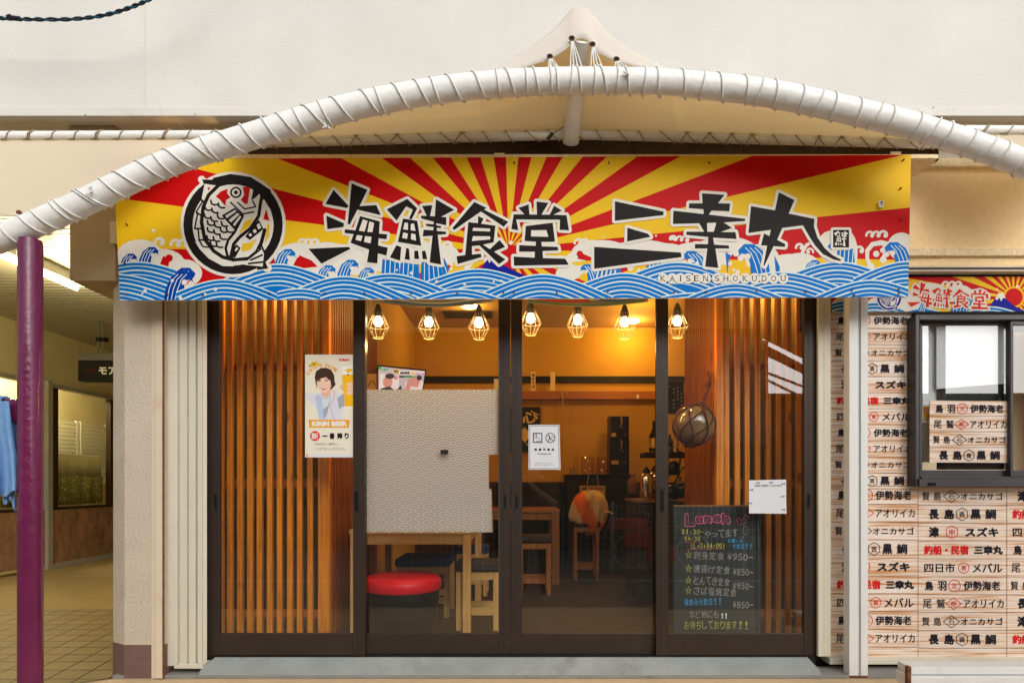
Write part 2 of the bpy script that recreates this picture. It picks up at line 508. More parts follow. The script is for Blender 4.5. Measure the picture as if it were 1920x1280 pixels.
mat('red_crate', (.95, .04, .015), .4, var=.1); mat('hedge_dark', (.05, .05, .035), .9, var=.4, vscale=6)
mat('hall_tan', (.4, .33, .27), .8, var=.1)
mat('brick_red', (.3, .14, .1), .8, var=.15, vscale=8); mat('galv', (.5, .5, .5), .5)
mat('cable_black', (.012, .014, .02), .5); mat('cable_blue', (.01, .06, .11), .5)
mat('jeans', (.06, .04, .03), .9); mat('shirt', (.02, .02, .02), .9); mat('shoe', (.55, .55, .55), .7)
glass('glass', (.985, .985, .98), 1.0, 1.76, dust=.006); glass('jar_glass', (.93, .87, .7), 1.0, 1.6); glass('win_glass', (.99, 1, .99), 1.0, 2.1)
translucent('film', (.5, .455, .39), .45, .05); translucent('film_line', (.72, .7, .65), .25)
translucent('curtain', (.5, .45, .26), .4); translucent('cloth_flag', (.3, .28, .2), .4)
translucent('sky_reflection', (.78, .8, .82), .3)
emit('bulb', (1.0, .74, .42), 34); emit('tube_glow', (1.0, .93, .72), 14); emit('downlight', (1.0, .72, .3), 14)
for nm, c in dict(tv_grey=(.5, .5, .6), tv_white=(.75, .75, .85), tv_skin=(.6, .3, .28), tv_dark=(.05, .045, .06), tv_green=(.02, .45, .12), tv_yellow=(.8, .55, .02), tv_purple=(.5, .25, .6)).items():
    emit(nm, c, .5)

# printed wooden strips of the right wall: pale pink boards with orange grain
def strip_mat():
    m = mat('strip_print', (.72, .57, .47), .3)
    n, l = m.node_tree.nodes, m.node_tree.links
    b = n['Principled BSDF']
    tc = n.new('ShaderNodeTexCoord'); mp = n.new('ShaderNodeMapping'); mp.inputs['Scale'].default_value = (.9, 1, 34)
    l.new(tc.outputs['Object'], mp.inputs['Vector'])
    t = n.new('ShaderNodeTexNoise'); t.inputs['Scale'].default_value = 2.6; t.inputs['Detail'].default_value = 5; t.inputs['Distortion'].default_value = .15
    l.new(mp.outputs[0], t.inputs['Vector'])
    r = n.new('ShaderNodeValToRGB'); e = r.color_ramp.elements
    e[0].position = .40; e[0].color = (.8, .7, .62, 1)
    e[1].position = .74; e[1].color = (.42, .17, .06, 1)
    x = e.new(.53); x.color = (.72, .55, .42, 1); x = e.new(.61); x.color = (.6, .33, .17, 1)
    l.new(t.outputs['Fac'], r.inputs['Fac']); l.new(r.outputs[0], b.inputs['Base Color'])
strip_mat()

# tiled arcade floor
def tile_mat():
    m = mat('tile', (.3, .24, .12), .55)
    n, l = m.node_tree.nodes, m.node_tree.links
    b = n['Principled BSDF']
    tc = n.new('ShaderNodeTexCoord'); sp = n.new('ShaderNodeSeparateXYZ'); l.new(tc.outputs['Object'], sp.inputs[0])
    def mth(op, a, bb, c=None):
        q = n.new('ShaderNodeMath'); q.operation = op
        for i, v in enumerate((a, bb, c)):
            if v is None: continue
            if hasattr(v, 'links'): l.new(v, q.inputs[i])
            else: q.inputs[i].default_value = v
        return q.outputs[0]
    sx = mth('MULTIPLY_ADD', sp.outputs[1], .177, sp.outputs[0])
    u = mth('DIVIDE', sx, .158); v = mth('DIVIDE', sp.outputs[1], .155)
    fu, fv = mth('FRACT', u, 0), mth('FRACT', v, 0)
    j = mth('MINIMUM', mth('MINIMUM', fu, mth('SUBTRACT', 1, fu)), mth('MINIMUM', fv, mth('SUBTRACT', 1, fv)))
    joint = mth('LESS_THAN', j, .03)
    iu, iv = mth('FLOOR', u, 0), mth('FLOOR', v, 0)
    cv = n.new('ShaderNodeCombineXYZ'); l.new(iu, cv.inputs[0]); l.new(iv, cv.inputs[1])
    wn = n.new('ShaderNodeTexWhiteNoise'); l.new(cv.outputs[0], wn.inputs['Vector'])
    ribbed = mth('GREATER_THAN', wn.outputs['Value'], .5)
    rib = mth('MULTIPLY', ribbed, mth('LESS_THAN', mth('FRACT', mth('MULTIPLY', fu, 7), 0), .25))
    val = mth('MULTIPLY_ADD', wn.outputs['Value'], .22, .85)
    val = mth('MULTIPLY', val, mth('MULTIPLY_ADD', rib, -.45, 1.0))
    val = mth('MULTIPLY', val, mth('MULTIPLY_ADD', joint, -.85, 1.0))
    s = n.new('ShaderNodeVectorMath'); s.operation = 'SCALE'; s.inputs[0].default_value = (.3, .215, .09)
    l.new(val, s.inputs['Scale']); l.new(s.outputs[0], b.inputs['Base Color'])
    bp = n.new('ShaderNodeBump'); bp.inputs['Distance'].default_value = .004; bp.inputs['Strength'].default_value = .6
    l.new(val, bp.inputs['Height']); l.new(bp.outputs[0], b.inputs['Normal'])
tile_mat()

# ------------------------------------------------------------------ ground and street
g = MB(); g.box(-14, 9, -1.66, 14, -.35, -.006, 'ground_beige'); structure(g.build('pavement', base=(0, 0, 0)))
g = MB(); g.box(-60, 60, -60, -1.662, -.6, -.35, 'asphalt'); structure(g.build('road', base=(0, 0, 0)))
g = MB(); g.box(-60, 60, -5.3, -5.2, -.35, -.344, 'line_white'); structure(g.build('road_marking', base=(0, 0, 0)))
g = MB()
xr = P(150, 1280, -.4).x
g.add([(-8, -1.6, 0), (-2.72, -1.6, 0), (-2.62, -.42, 0), (-2.17, -.135, 0), (-2.17, 1.66, 0), (-8, 1.66, 0)], [(0, 1, 2, 3, 4, 5)], 'tile')
structure(g.build('tiled_floor', base=(0, 0, 0)))
g = MB(); g.box(-8, -2.17, 1.66, 14, -.006, 0.0, 'arcade_conc'); structure(g.build('arcade_floor', base=(0, 0, 0)))
# grey concrete strip along the foot of the building
g = MB(); g.box(-2.17, 5, -.135, .02, -.004, .012, 'concrete_grey')
structure(g.build('kerb_strip', base=(0, 0, 0)))
# sloped door step
g = MB()
def wedge(pl):
    n = len(pl)
top = [(403, 1231), (1514, 1231)]; bot = [(376, 1259), (1538, 1259)]
a = [P(375, 1262, -.125), P(1538, 1262, -.125)]
vs = [P(403, 1231.5, -.022), P(1514, 1231.5, -.022), P(1538, 1256, -.125), P(375, 1256, -.125), P(1540, 1266, -.13), P(373, 1266, -.13)]
for p in (vs[4], vs[5]): p.z = .012
v6 = [Vector((vs[1].x + .05, .06, .012)), Vector((vs[0].x - .05, .06, .012)), Vector((vs[1].x, .06, vs[1].z)), Vector((vs[0].x, .06, vs[0].z))]
g.add(vs + v6, [(0, 3, 2, 1), (3, 5, 4, 2), (2, 4, 6, 8, 1), (3, 0, 9, 7, 5), (0, 1, 8, 9)], 'step_grey')
tag(g.build('door_step'), 'sloped pale grey concrete step along the foot of the sliding doors', 'step')

# ------------------------------------------------------------------ upper wall, eave, fascia
t = thing('upper_wall', 'big white stucco wall above the canopy', 'wall', P(960, 208, -.2))
m = MB(); zt = 6.2
a = P(0, 207, -.2); zb = P(0, 205, -.2).z
m.box(-9, 7, -.2, .3, zb, zt, 'stucco_white')
m.build('wall_face', t)
m = MB(); x = P(272, 0, -.2).x
m.box(x - .004, x + .004, -.2035, -.2, zb, zt, 'trim_white'); m.build('panel_joint', t)
t = thing('eave', 'white metal flashing and shadowed soffit under the upper wall', 'eave', P(960, 250, -.1))
m = MB()
z0, z1 = P(0, 219, -.215).z, zb
m.box(-9, 7, -.222, -.2 + .03, z0, z1 - .002, 'trim_white'); m.build('flashing', t, bevel=.003)
m = MB(); zs = P(0, 236, -.02).z
m.box(-9, 7, -.19, .05, z0 + .002, z0 + .03, 'trim_cream')
m.box(-9, 7, -.02, .28, P(0, 300, -.02).z, z0 + .001, 'trim_cream'); m.build('soffit', t)
for px in (8, 346, 1908):
    m = MB(); p = P(px, 236, -.1)
    m.box(p.x - .006, p.x + .012, -.185, -.021, zs - .06, z0 + .001, 'trim_white'); m.build('bracket', t)
for px, py in ((160, 216), (366, 214), (1750, 202)):
    m = MB(); p = P(px, py, -.223); m.lathe((p.x, p.y + .002, p.z), [(.004, 0), (.003, .003)], 'rust', 8, Vector((0, -1, 0))); m.build('rivet', t)

# ------------------------------------------------------------------ canopy with arched pipe
ARCH = [(-60, 474), (-20, 458), (0, 450), (80, 414), (161, 379), (230, 344), (300, 311), (365, 288), (431, 268), (496, 248), (562, 228), (637, 205), (712, 189), (787, 175), (862, 164), (937, 157), (1012, 153), (1087, 151.5), (1162, 152), (1237, 154.5), (1332, 162), (1427, 172), (1502, 187), (1577, 204), (1652, 221), (1727, 240), (1784, 258), (1840, 277), (1880, 291), (1920, 307), (1980, 333), (2040, 360), (2120, 405), (2190, 450)]
YA = -.65
def arch_at(px):
    for (a, b), (c, d) in zip(ARCH, ARCH[1:]):
        if a <= px <= c:
            return b + (d - b) * (px - a) / (c - a)
    return ARCH[0][1] if px < ARCH[0][0] else ARCH[-1][1]
def smooth_arch(px):   # local average so the pipe bends softly
    return sum(arch_at(px + o) for o in (-45, -30, -15, 0, 15, 30, 45)) / 7
can = thing('canopy', 'tent-like cream canopy with arched white pipe over the shop sign', 'canopy', P(1085, 160, YA))
PR = .0535
m = MB(); m.tube([P(x, smooth_arch(x), YA) for x in range(-14, 2165, 22)], PR, 'pipe_white', 24); m.build('arch_pipe', can)
# rope lashing: front crossings (x at top, x at bottom)
wr = [(16, 30), (46, 76), (70, 98), (104, 130), (112, 142), (146, 186), (152, 190), (198, 224), (220, 262), (262, 300), (296, 318), (312, 355), (352, 400), (384, 403), (410, 450), (455, 482), (496, 518), (522, 553), (556, 570), (569, 607), (602, 616), (622, 656), (676, 708), (706, 718), (736, 763), (776, 802), (808, 822), (835, 863), (884, 908), (931, 935), (944, 966), (985, 988), (996, 1011), (1030, 1034), (1040, 1046), (1074, 1068), (1078, 1090), (1114, 1113), (1118, 1139), (1156, 1155), (1166, 1180), (1208, 1205), (1226, 1234), (1272, 1284), (1318, 1311), (1338, 1355), (1388, 1400), (1426, 1416), (1444, 1454), (1496, 1500), (1538, 1524), (1556, 1560), (1602, 1606), (1648, 1630), (1664, 1664), (1716, 1711), (1755, 1732), (1772, 1768), (1816, 1808), (1858, 1836), (1880, 1868), (1920, 1905), (1962, 1940)]
pts = []
rr = PR + .0035
for i, (xt, xb) in enumerate(wr):
    nx = wr[i + 1][0] if i + 1 < len(wr) else xt + 40
    for k in range(20):
        q = k / 20
        ang = 2 * math.pi * q
        if q < .5: x = xt + (xb - xt) * (q / .5)
        else: x = xb + (nx - xb) * ((q - .5) / .5)
        y0 = smooth_arch(x); e = smooth_arch(x + 2)
        T = (P(x + 2, e, YA) - P(x, y0, YA)).normalized()
        U = Vector((0, 0, 1)); U = (U - T * U.dot(T)).normalized(); B = Vector((0, -1, 0))
        pts.append(P(x, y0, YA) + (U * math.cos(ang) + B * math.sin(ang)) * rr)
m = MB(); m.tube(pts, .0042, 'rope_white', 6)
# loops up to the grommets of the peak, with knots
GROM = [(981, 130, 996), (1031, 106, 1036), (1072, 72, 1078), (1111, 83, 1116), (1156, 111, 1160), (1207, 128, 1214)]
for gx, gy, bx in GROM:
    for dx in (-9, -2, 6, 15):
        a = P(gx, gy, YA + .0); b = P(bx + dx, smooth_arch(bx) - 20, YA - .012)
        m.tube([a, (a + b) / 2 + Vector((0, -.004, 0)), b], .0032, 'rope_white', 6)
for kx, ky in ((1176, 139), (172, 362), (612, 238)):
    for q in range(5):
        a = P(kx, ky, YA - PR - .004); b = a + Vector((random.uniform(-.02, .02), -.012, random.uniform(-.015, .025)))
        m.tube([a, b], .0038, 'rope_white', 6)
m.build('lashing_rope', can)
for gx, gy, bx in GROM[1:5]:
    m = MB(); p = P(gx, gy, YA - .006)
    m.tube([p + Vector((.011 * math.cos(q), 0, .008 * math.sin(q))) for q in [2 * math.pi * i / 14 for i in range(14)]], .0035, 'grommet', 6, closed=True)
    m.lathe(p + Vector((0, .002, 0)), [(.01, 0), (.009, .002)], 'gap_black', 14, Vector((0, -1, 0)))
    m.build('grommet', can)
# fabric
def lerp_list(L, x):
    if x <= L[0][0]: return L[0][1]
    for (a, b), (c, d) in zip(L, L[1:]):
        if a <= x <= c:
            q = (x - a) / (c - a); return b + (d - b) * q
    return L[-1][1]
HEM = [(880, None), (905, 150), (960, 136), (981, 127), (1031, 112), (1060, 94), (1071, 82), (1079, 74), (1089, 71), (1100, 74), (1108, 83), (1115, 96), (1156, 117), (1207, 128), (1262, 146), (1290, None)]
RID = [(880, None), (905, 143), (914, 138), (959, 112), (1001, 85), (1036, 58), (1060, 33), (1072, 17), (1079, 13.5), (1086, 12.5), (1094, 13.5), (1101, 17), (1116, 35), (1140, 63), (1172, 89), (1207, 108), (1256, 131), (1268, 137), (1290, None)]
def prof(L, x, dflt):
    if x <= L[1][0] or x >= L[-2][0]: return dflt
    return lerp_list(L[1:-1], x)
def fab(u, v):
    x = 432 + u * (1742 - 432)
    ac = smooth_arch(x)
    hem = prof(HEM, x, ac); rid = prof(RID, x, ac - 6)
    # rear edge follows the wall pipe, a little raised in the middle
    xr_ = x if 300 < x < 1760 else x
    rear = 262 - 17 * max(0, 1 - abs(x - 1075) / 640)
    lift = min(1, max(0, (ac - hem)) / 60)
    yR = YA + .012 + .07 * lift
    H, Rr, B = P(x, hem, YA + .006), P(x, rid, yR), P(x, rear, -.27)
    if v < .25:
        q = v / .25; return H.lerp(Rr, math.sin(q * math.pi / 2))
    q = (v - .25) / .75
    p = Rr.lerp(B, q)
    p.z += .03 * math.sin(math.pi * q) * (1 - lift) - .035 * lift * math.sin(math.pi * q) * (1 - .3 * q)
    return p
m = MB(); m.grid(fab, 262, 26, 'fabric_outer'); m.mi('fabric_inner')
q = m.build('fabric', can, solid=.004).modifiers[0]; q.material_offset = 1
m = MB()
m.tube([P(1070, 266, -.24), P(1081, 165, -.45), P(1092, 73, -.622)], .043, 'pipe_white', 20)
m.tube([P(1073, 231, -.305), P(1074, 223, -.325)], .0445, 'trim_cream', 20)
m.build('mast', can)
# rear pipe with its lashing
m = MB(); m.tube([P(x, 267 - 17 * max(0, 1 - abs(x - 1075) / 640) + 3, -.25) for x in range(400, 1781, 30)], .021, 'pipe_white', 14); m.build('rear_pipe', can)
m = MB(); zz = []
x = 455
while x < 1740:
    c = 267 - 17 * max(0, 1 - abs(x - 1075) / 640) + 3
    dx = random.choice((14, 20, 26))
    zz += [P(x, c - 11, -.287), P(x + dx * .5, c + 1, -.2765), P(x + dx, c + 11, -.262), P(x + dx * 1.2, c + 6, -.226)]
    if random.random() < .5: zz += [P(x + dx * .9, c - 9, -.24), P(x + 4, c - 11, -.287), P(x - dx * .3, c + 1, -.2765), P(x - dx * .5, c + 11, -.262), P(x + dx * .4, c + 6, -.226)]
    x += random.choice((38, 42, 47))
    zz += [P(x - 8, c - 6, -.235)]
m.tube(zz, .0028, 'rope_brown', 5)
m.build('rear_rope', can)
m = MB()
m.tube([P(1060, 236, -.3), P(1038, 250, -.3), P(1024, 264, -.3)], .004, 'rope_brown', 6)
m.tube([P(1036, 250, -.3), P(1026, 262, -.3)], .009, 'black_plastic', 8)
m.build('rope_tensioner', can)
# purple post carrying the arch
pz = P(55, 450, YA)
m = MB()
m.lathe((P(57, 0, YA).x, YA, 0), [(.047, -.006), (.047, pz.z - .02), (.043, pz.z)], 'purple_paint', 28)
post = m.build('post', can, label='glossy purple painted round post with thick brushy paint')
m = MB(); xq = P(2118, 0, YA).x
m.lathe((xq, YA, 0), [(.047, -.006), (.047, P(0, 408, YA).z)], 'purple_paint', 28); m.build('post', can)
m = MB(); a = P(12, 748, YA); b = P(42, 790, YA)
m.box(a.x - .1, b.x, YA - .004, YA + .004, b.z, a.z, 'purple_paint'); m.build('bracket_plate', post, bevel=.001)
# neighbouring canopy skirts
def neighbour(name, label, front, rear, flip):
    t = thing(name, label, 'canopy', P(rear[0][0], rear[0][1], -.25))
    def fn(u, v):
        def at(L, u):
            k = u * (len(L) - 1); i = min(int(k), len(L) - 2); q = k - i
            return P(*L[i]).lerp(P(*L[i + 1]), q)
        p = at(rear, u).lerp(at(front, u), v); p.z -= .05 * math.sin(math.pi * v) * math.sin(math.pi * min(1, u * 1.3))
        return p
    m = MB(); m.grid(fn, 40, 18, 'fabric_side'); m.build('fabric', t, solid=.004)
    m = MB(); a, b = rear[0], rear[-1]
    A, B = P(a[0], a[1] - 9, -.25), P(b[0], b[1] - 9, -.25)
    m.tube([A, B], .021, 'pipe_white', 14); m.build('rear_pipe', t)
    m = MB(); n = int(abs(b[0] - a[0]) / 42); zz = []
    for i in range(n):
        c = A.lerp(B, (i + .3) / n)
        for rep in range(2 if i % 3 == 0 else 1):
            o = Vector((-.01 * rep, 0, 0))
            zz += [c + o + Vector((-.016, -.012, -.024)), c + o + Vector((0, -.0235, 0)), c + o + Vector((.018, -.012, .021)), c + o + Vector((.012, .018, .018)), c + o + Vector((.004, .022, -.012))]
    m.tube(zz, .0035, 'rope_brown', 5)
    m.build('rear_rope', t)
    return t
nb = neighbour('canopy', 'lower skirt of the neighbouring cream canopy laced beside the purple post', [(-330, 330, YA), (-200, 372, YA), (-90, 402, YA), (36, 406, YA), (140, 372, -.56), (250, 326, -.45), (420, 272, -.3)], [(-330, 265, -.25), (430, 262, -.25)], False)
m = MB()
for dx in (-24, -12, -4, 8, 16):
    m.tube([P(36, 400, YA - .01), P(36 + dx, 430, YA - .04)], .0035, 'rope_white', 6)
m.ball(P(36, 399, YA - .012), .012, 'rust', 10); m.build('tie_ropes', nb)
neighbour('canopy', 'small corner of a cream canopy laced behind the right end of the arch', [(1800, 276, -.3), (1850, 300, -.4), (1940, 312, -.5), (2060, 318, -.55)], [(1700, 252, -.25), (2100, 254, -.25)], False)

# towel over the bracket
t = thing('towel', 'light blue cotton towels knotted over the purple post bracket', 'towel', P(10, 940, YA - .02))
def towel(st, y, folds, ph, amp):      # st: (height in the photo, left edge, right edge) from top to bottom
    def fn(u, v):
        k = v * (len(st) - 1); i = min(int(k), len(st) - 2); q = k - i
        py, xa, xb = [st[i][n] + (st[i + 1][n] - st[i][n]) * q for n in range(3)]
        px = xa + (xb - xa) * u
        py += (8 if v > .5 else 3) * math.sin(u * folds * .8 + ph) * v + 14 * (u - .5) * v
        return P(px, py, y - amp * (math.sin(u * folds + ph + v * 1.5) + .5 * math.sin(u * folds * 2.3 + v * 4)) * (.35 + .65 * v))
    m = MB(); m.grid(fn, 40, 34, 'towel_blue'); return m
towel([(752, -70, 17), (800, -66, 22), (850, -50, 31), (900, -44, 36), (922, -42, 38)], YA - .03, 15, .4, .016).build('front_fold', t, solid=.006)
towel([(780, -30, 10), (850, -22, 14), (910, 4, 26), (944, 8, 29)], YA - .004, 8, 1.2, .01).build('under_fold', t, solid=.006)
towel([(786, 20, 41), (820, 24, 43), (850, 29, 42), (868, 31, 35)], YA + .02, 6, 2, .012).build('rear_fold', t, solid=.006)
def wrap(u, v):
    a = 2 * math.pi * u
    return P(2 + 18 * (v - .5) + 4 * math.sin(a * 2), 766, YA) + Vector((0, .022 * math.cos(a), .052 * math.sin(a) + .006 * math.sin(v * 7)))
m = MB(); m.grid(wrap, 28, 10, 'towel_blue'); m.build('knot', t, solid=.008)

# cable across the top left of the wall
m = MB()
cp = [(-900, -40), (-500, -6), (-200, 22), (-30, 33), (10, 35), (60, 37), (140, 37), (200, 29), (250, 13), (288, -4), (330, -26), (420, -110), (470, -190)]
base = []
for i in range(len(cp) - 1):
    for k in range(12):
        q = k / 12; base.append((cp[i][0] + (cp[i + 1][0] - cp[i][0]) * q, cp[i][1] + (cp[i + 1][1] - cp[i][1]) * q))
bx = [(sum(b[0] for b in base[max(0, i - 5):i + 6]) / len(base[max(0, i - 5):i + 6]), sum(b[1] for b in base[max(0, i - 5):i + 6]) / len(base[max(0, i - 5):i + 6])) for i in range(len(base))]
for ph, mm in ((0, 'cable_black'), (math.pi, 'cable_blue')):
    m.tube([P(x, y, -.42) + Vector((0, .005 * math.cos(i * .8 + ph), .005 * math.sin(i * .8 + ph))) for i, (x, y) in enumerate(bx)], .005, mm, 6)
m.tube([P(14, 33, -.42), P(38, 36, -.42)], .011, 'cable_black', 8)
m.tube([P(14, 31, -.42), P(19, 29, -.43)], .006, 'cable_black', 6)
tag(m.build('cable'), 'twisted black and blue cable sagging across the white wall', 'cable')

# ------------------------------------------------------------------ band above the sign, pillars, right wall trims
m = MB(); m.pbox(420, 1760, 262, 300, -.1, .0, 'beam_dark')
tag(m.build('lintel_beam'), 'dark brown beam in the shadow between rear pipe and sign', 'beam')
m = MB(); m.pbox(330, 1760, 289, 297, -.285, -.1, 'trim_stone'); m.pbox(926, 946, 286.5, 298, -.29, -.284, 'trim_stone'); m.pbox(1670, 1690, 284, 296, -.29, -.284, 'trim_stone')
tag(m.build('ledge', bevel=.003), 'speckled beige ledge running along the top of the big sign', 'ledge')
# facade wall to the right of the sign
t = thing('side_wall', 'peach rendered wall to the right of the big sign', 'wall', P(1815, 500, -.05))
m = MB(); m.pbox(1600, 2250, 306, 470, -.06, .3, 'wall_peach'); m.build('wall_face', t)
m = MB(); m.pbox(1600, 2250, 297, 312, -.085, -.0605, 'trim_stone'); m.build('moulding', t, bevel=.004)
m = MB(); m.pbox(1600, 2250, 464, 479, -.08, .3, 'trim_stone'); m.pbox(1600, 2250, 479, 499, -.058, .3, 'wall_peach'); m.build('moulding', t, bevel=.003)
m = MB(); m.pbox(1600, 2250, 499, 501, -.085, .3, 'trim_white'); m.pbox(1600, 2250, 501, 506, -.075, .3, 'base_brown'); m.pbox(1600, 2250, 506, 508, -.08, .3, 'trim_white')
m.build('drip_rail', t)
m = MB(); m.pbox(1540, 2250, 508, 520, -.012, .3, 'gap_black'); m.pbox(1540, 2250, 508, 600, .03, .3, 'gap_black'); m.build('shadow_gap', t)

# left pillar (chamfered) with beam of the arcade
t = thing('pillar', 'textured beige pillar with brown base left of the doors', 'pillar', P(270, 1270, -.135))
YP = -.135
def pillar(mb, z0, z1, mm, out=0):
    x0, x1 = P(217, 0, YP + .08).x, P(307, 0, YP).x
    xc = P(233.5, 0, YP).x
    pl = [(x0 - out, YP + .06), (xc - out * .5, YP - out), (x1, YP - out), (x1, .4), (x0 - out, .4)]
    n = len(pl)
    vs = [(x, y, z0) for x, y in pl] + [(x, y, z1) for x, y in pl]
    mb.add(vs, [(i, (i + 1) % n, n + (i + 1) % n, n + i) for i in range(n)] + [tuple(range(n, 2 * n))], mm)
zb_ = P(0, 1208, YP).z
m = MB(); pillar(m, zb_, 2.5, 'stucco_beige'); m.build('shaft', t)
m = MB(); pillar(m, 0, zb_, 'base_brown', .0015); m.build('base_tiles', t)
m = MB(); xw = P(305.5, 0, YP).x
m.pbox(284, 291, 470, 1271, YP - .006, YP - .0005, 'cream_metal_warm'); m.pbox(291.2, 304.3, 470, 1271, YP - .0165, YP - .0005, 'cream_metal_warm'); m.build('edge_board', t)
# arcade beam
m = MB(); a = P(131, 526, YP); b = P(240, 400, YP)
m.box(a.x, P(216, 0, YP).x, YP, 3.2, a.z, 3.4, 'stucco_tan')
bo = m.build('arcade_beam')
tag(bo, 'rough tan stucco beam over the arcade entrance behind the arch', 'beam')
m = MB(); m.pbox(205, 221, 414, 456, YP - .03, YP - .001, 'trim_cream')
tag(m.build('junction_box', bevel=.006), 'small beige junction box on the arcade beam', 'box')

# cream folded shutter panel between pillar and doors
t = thing('shutter_housing', 'cream ribbed metal shutter panel between pillar and sliding doors', 'shutter', P(347, 1250, -.08))
m = MB()
prof_ = [(307.5, -.10), (316, -.10), (316.5, -.096), (333, -.09), (334, -.078), (336, -.078), (336.8, -.09), (351, -.09), (352, -.076), (354, -.076), (354.6, -.09), (367, -.09), (368, -.07), (370, -.07), (370.6, -.085), (379, -.085), (380, -.07), (388, -.055)]
zt_ = P(0, 470, -.09).z; zbm = P(0, 1247, -.09).z
for (xa, ya), (xb, yb) in zip(prof_, prof_[1:]):
    A, B = P(xa, 0, ya), P(xb, 0, yb)
    m.add([(A.x, ya, zbm), (B.x, yb, zbm), (B.x, yb, zt_), (A.x, ya, zt_)], [(0, 1, 2, 3)], 'cream_metal')
m.build('ribbed_panel', t)
m = MB(); m.pbox(304.5, 307.2, 470, 1270, YP - .018, YP - .012, 'rust'); m.build('rusty_edge', t, label='rusty vertical edge strip')
m = MB(); m.pbox(326, 380, 1245, 1253, -.105, -.02, 'cream_metal'); m.build('bottom_sill', t, bevel=.002)

# ------------------------------------------------------------------ big sign
QUAD = [(212, 299), (1708, 290.5), (1703, 556.5), (225, 563)]
YS = -.31
sg = thing('signboard', 'long colourful fishing-flag style shop sign with black brush lettering', 'sign', P(960, 560, YS))
SPL = 947.5
def panel(x0, x1):
    q = clip_poly(clip_poly(QUAD, [(x0, 200), (x1, 200), (x1, 700), (x0, 700)]), QUAD)
    m = MB(); m.prism(q, YS, YS + .012, 'panel_back'); m.build('panel', sg)
panel(150, SPL); panel(SPL + 1, 1800)
A = Art(YS - .0012, clip=QUAD, step=3e-6)
A.poly(QUAD, 'ink_yellow')
cx, cy = 953.6, 467.0
def ray(a0, a1):
    L = 2200
    A.poly([(cx, cy), (cx + L * math.sin(R(a0)), cy - L * math.cos(R(a0))), (cx + L * math.sin(R(a1)), cy - L * math.cos(R(a1)))], 'ink_red')
lb = [-1.6, -9.3, -17, -24.7, -32.4, -39.7, -47.2, -54.3, -61.5, -68.6, -75.6, -82.6, -90, -97.5, -105, -112.5, -120, -128, -136, -144, -152, -160, -168, -176]
rb = [-1.6, 6.1, 14, 22.4, 30.5, 38.8, 46.8, 54.3, 61.7, 69.1, 76.6, 84.1, 91.6, 99, 106, 113, 120, 128, 136, 144, 152, 160, 168, 176]
for i in range(0, 23, 2): ray(lb[i + 1], lb[i])
for i in range(1, 23, 2): ray(rb[i], rb[i + 1])
A.disc(955, 482, 24, 'ink_red')
# Mt. Fuji
A.poly([(893, 520), (912, 487), (922, 480), (935, 492), (955, 503), (990, 519), (985, 535), (900, 535)], 'ink_navy')
A.poly([(906, 487), (916, 474), (926, 478), (931, 488), (926, 494), (921, 487), (918, 493), (914, 487), (909, 492)], 'ink_foam')

def hill(c, ty, s, w_, n=7, x0=None, x1=None, gap=8.0, depth=120):
    x0 = x0 if x0 is not None else c - 190; x1 = x1 if x1 is not None else c + 190
    def cv(off, k):
        out = []
        for i in range(33):
            x = x0 + (x1 - x0) * i / 32
            y = ty + off + (s + k) * (math.sqrt((x - c) ** 2 + w_ ** 2) - w_)
            out.append((x, y))
        return out
    top = cv(0, 0)
    A.poly(top + [(x1, ty + depth), (x0, ty + depth)], 'ink_line')
    t2 = cv(2.6, 0)
    A.poly(t2 + [(x1, ty + depth), (x0, ty + depth)], 'ink_blue')
    for i in range(n):
        A.ribbon(cv(2.6 + gap * (i + .75), .03 * (i + 1)), 2.9 if i % 2 else 1.7, 'ink_line')
def foam(x, y, rx, ry): A.disc(x, y, rx, 'ink_foam', ry)
def curl(x, y, r, f=1):
    pts = [(x + f * r * (1 - .045 * i) * math.cos(R(200 - 26 * i)), y - r * (1 - .045 * i) * math.sin(R(200 - 26 * i)) * -1 * -1) for i in range(9)]
    A.ribbon(pts, r * .55, 'ink_foam'); A.disc(pts[-1][0] - f * r * .25, pts[-1][1], r * .48, 'ink_foam', n=14)
def hook(x, y, s, f=1, mm='ink_blue'):
    # breaking wave: a broad curved tail that leans over towards f
    o = [(0, 60), (4, 30), (14, 8), (30, -4), (46, -4), (56, 6), (58, 18), (50, 12), (42, 14), (36, 28), (34, 60)]
    A.poly([(x + f * a * s, y + b * s) for a, b in o], mm)
    for d in (8, 16, 24):
        A.ribbon([(x + f * (d * .8) * s, y + 60 * s), (x + f * (d + 3) * s, y + 30 * s), (x + f * (d + 10) * s, y + 12 * s), (x + f * (d + 20) * s, y + 2 * s)], 1.5, 'ink_line')
    for a, b in ((52, 20), (40, 17), (60, 12)): A.disc(x + f * a * s, y + b * s, 5.2 * s, 'ink_foam', n=14)
# --- back row: foam and breakers
for q in ((262, 480, 44, 31), (300, 492, 46, 26), (345, 512, 34, 26), (330, 535, 26, 26), (560, 484, 46, 29), (612, 480, 52, 26), (668, 488, 50, 28), (720, 484, 44, 26), (590, 505, 60, 26), (770, 470, 40, 26), (835, 478, 26, 18), (1066, 512, 24, 14), (1112, 474, 40, 24), (1130, 470, 46, 20), (1205, 470, 60, 20), (1250, 480, 44, 24), (1085, 490, 26, 20), (1300, 480, 44, 26), (1360, 470, 60, 27), (1420, 480, 40, 22), (1500, 494, 34, 20), (1480, 500, 46, 24), (1560, 462, 28, 30), (1590, 475, 18, 42), (1690, 462, 26, 26)): foam(*q)
for x, y, r in ((330, 458, 10), (345, 458, 10), (300, 455, 10), (1085, 455, 8), (1097, 455, 8), (840, 462, 10), (568, 455, 8), (580, 455, 8), (592, 455, 8)): curl(x, y, r)
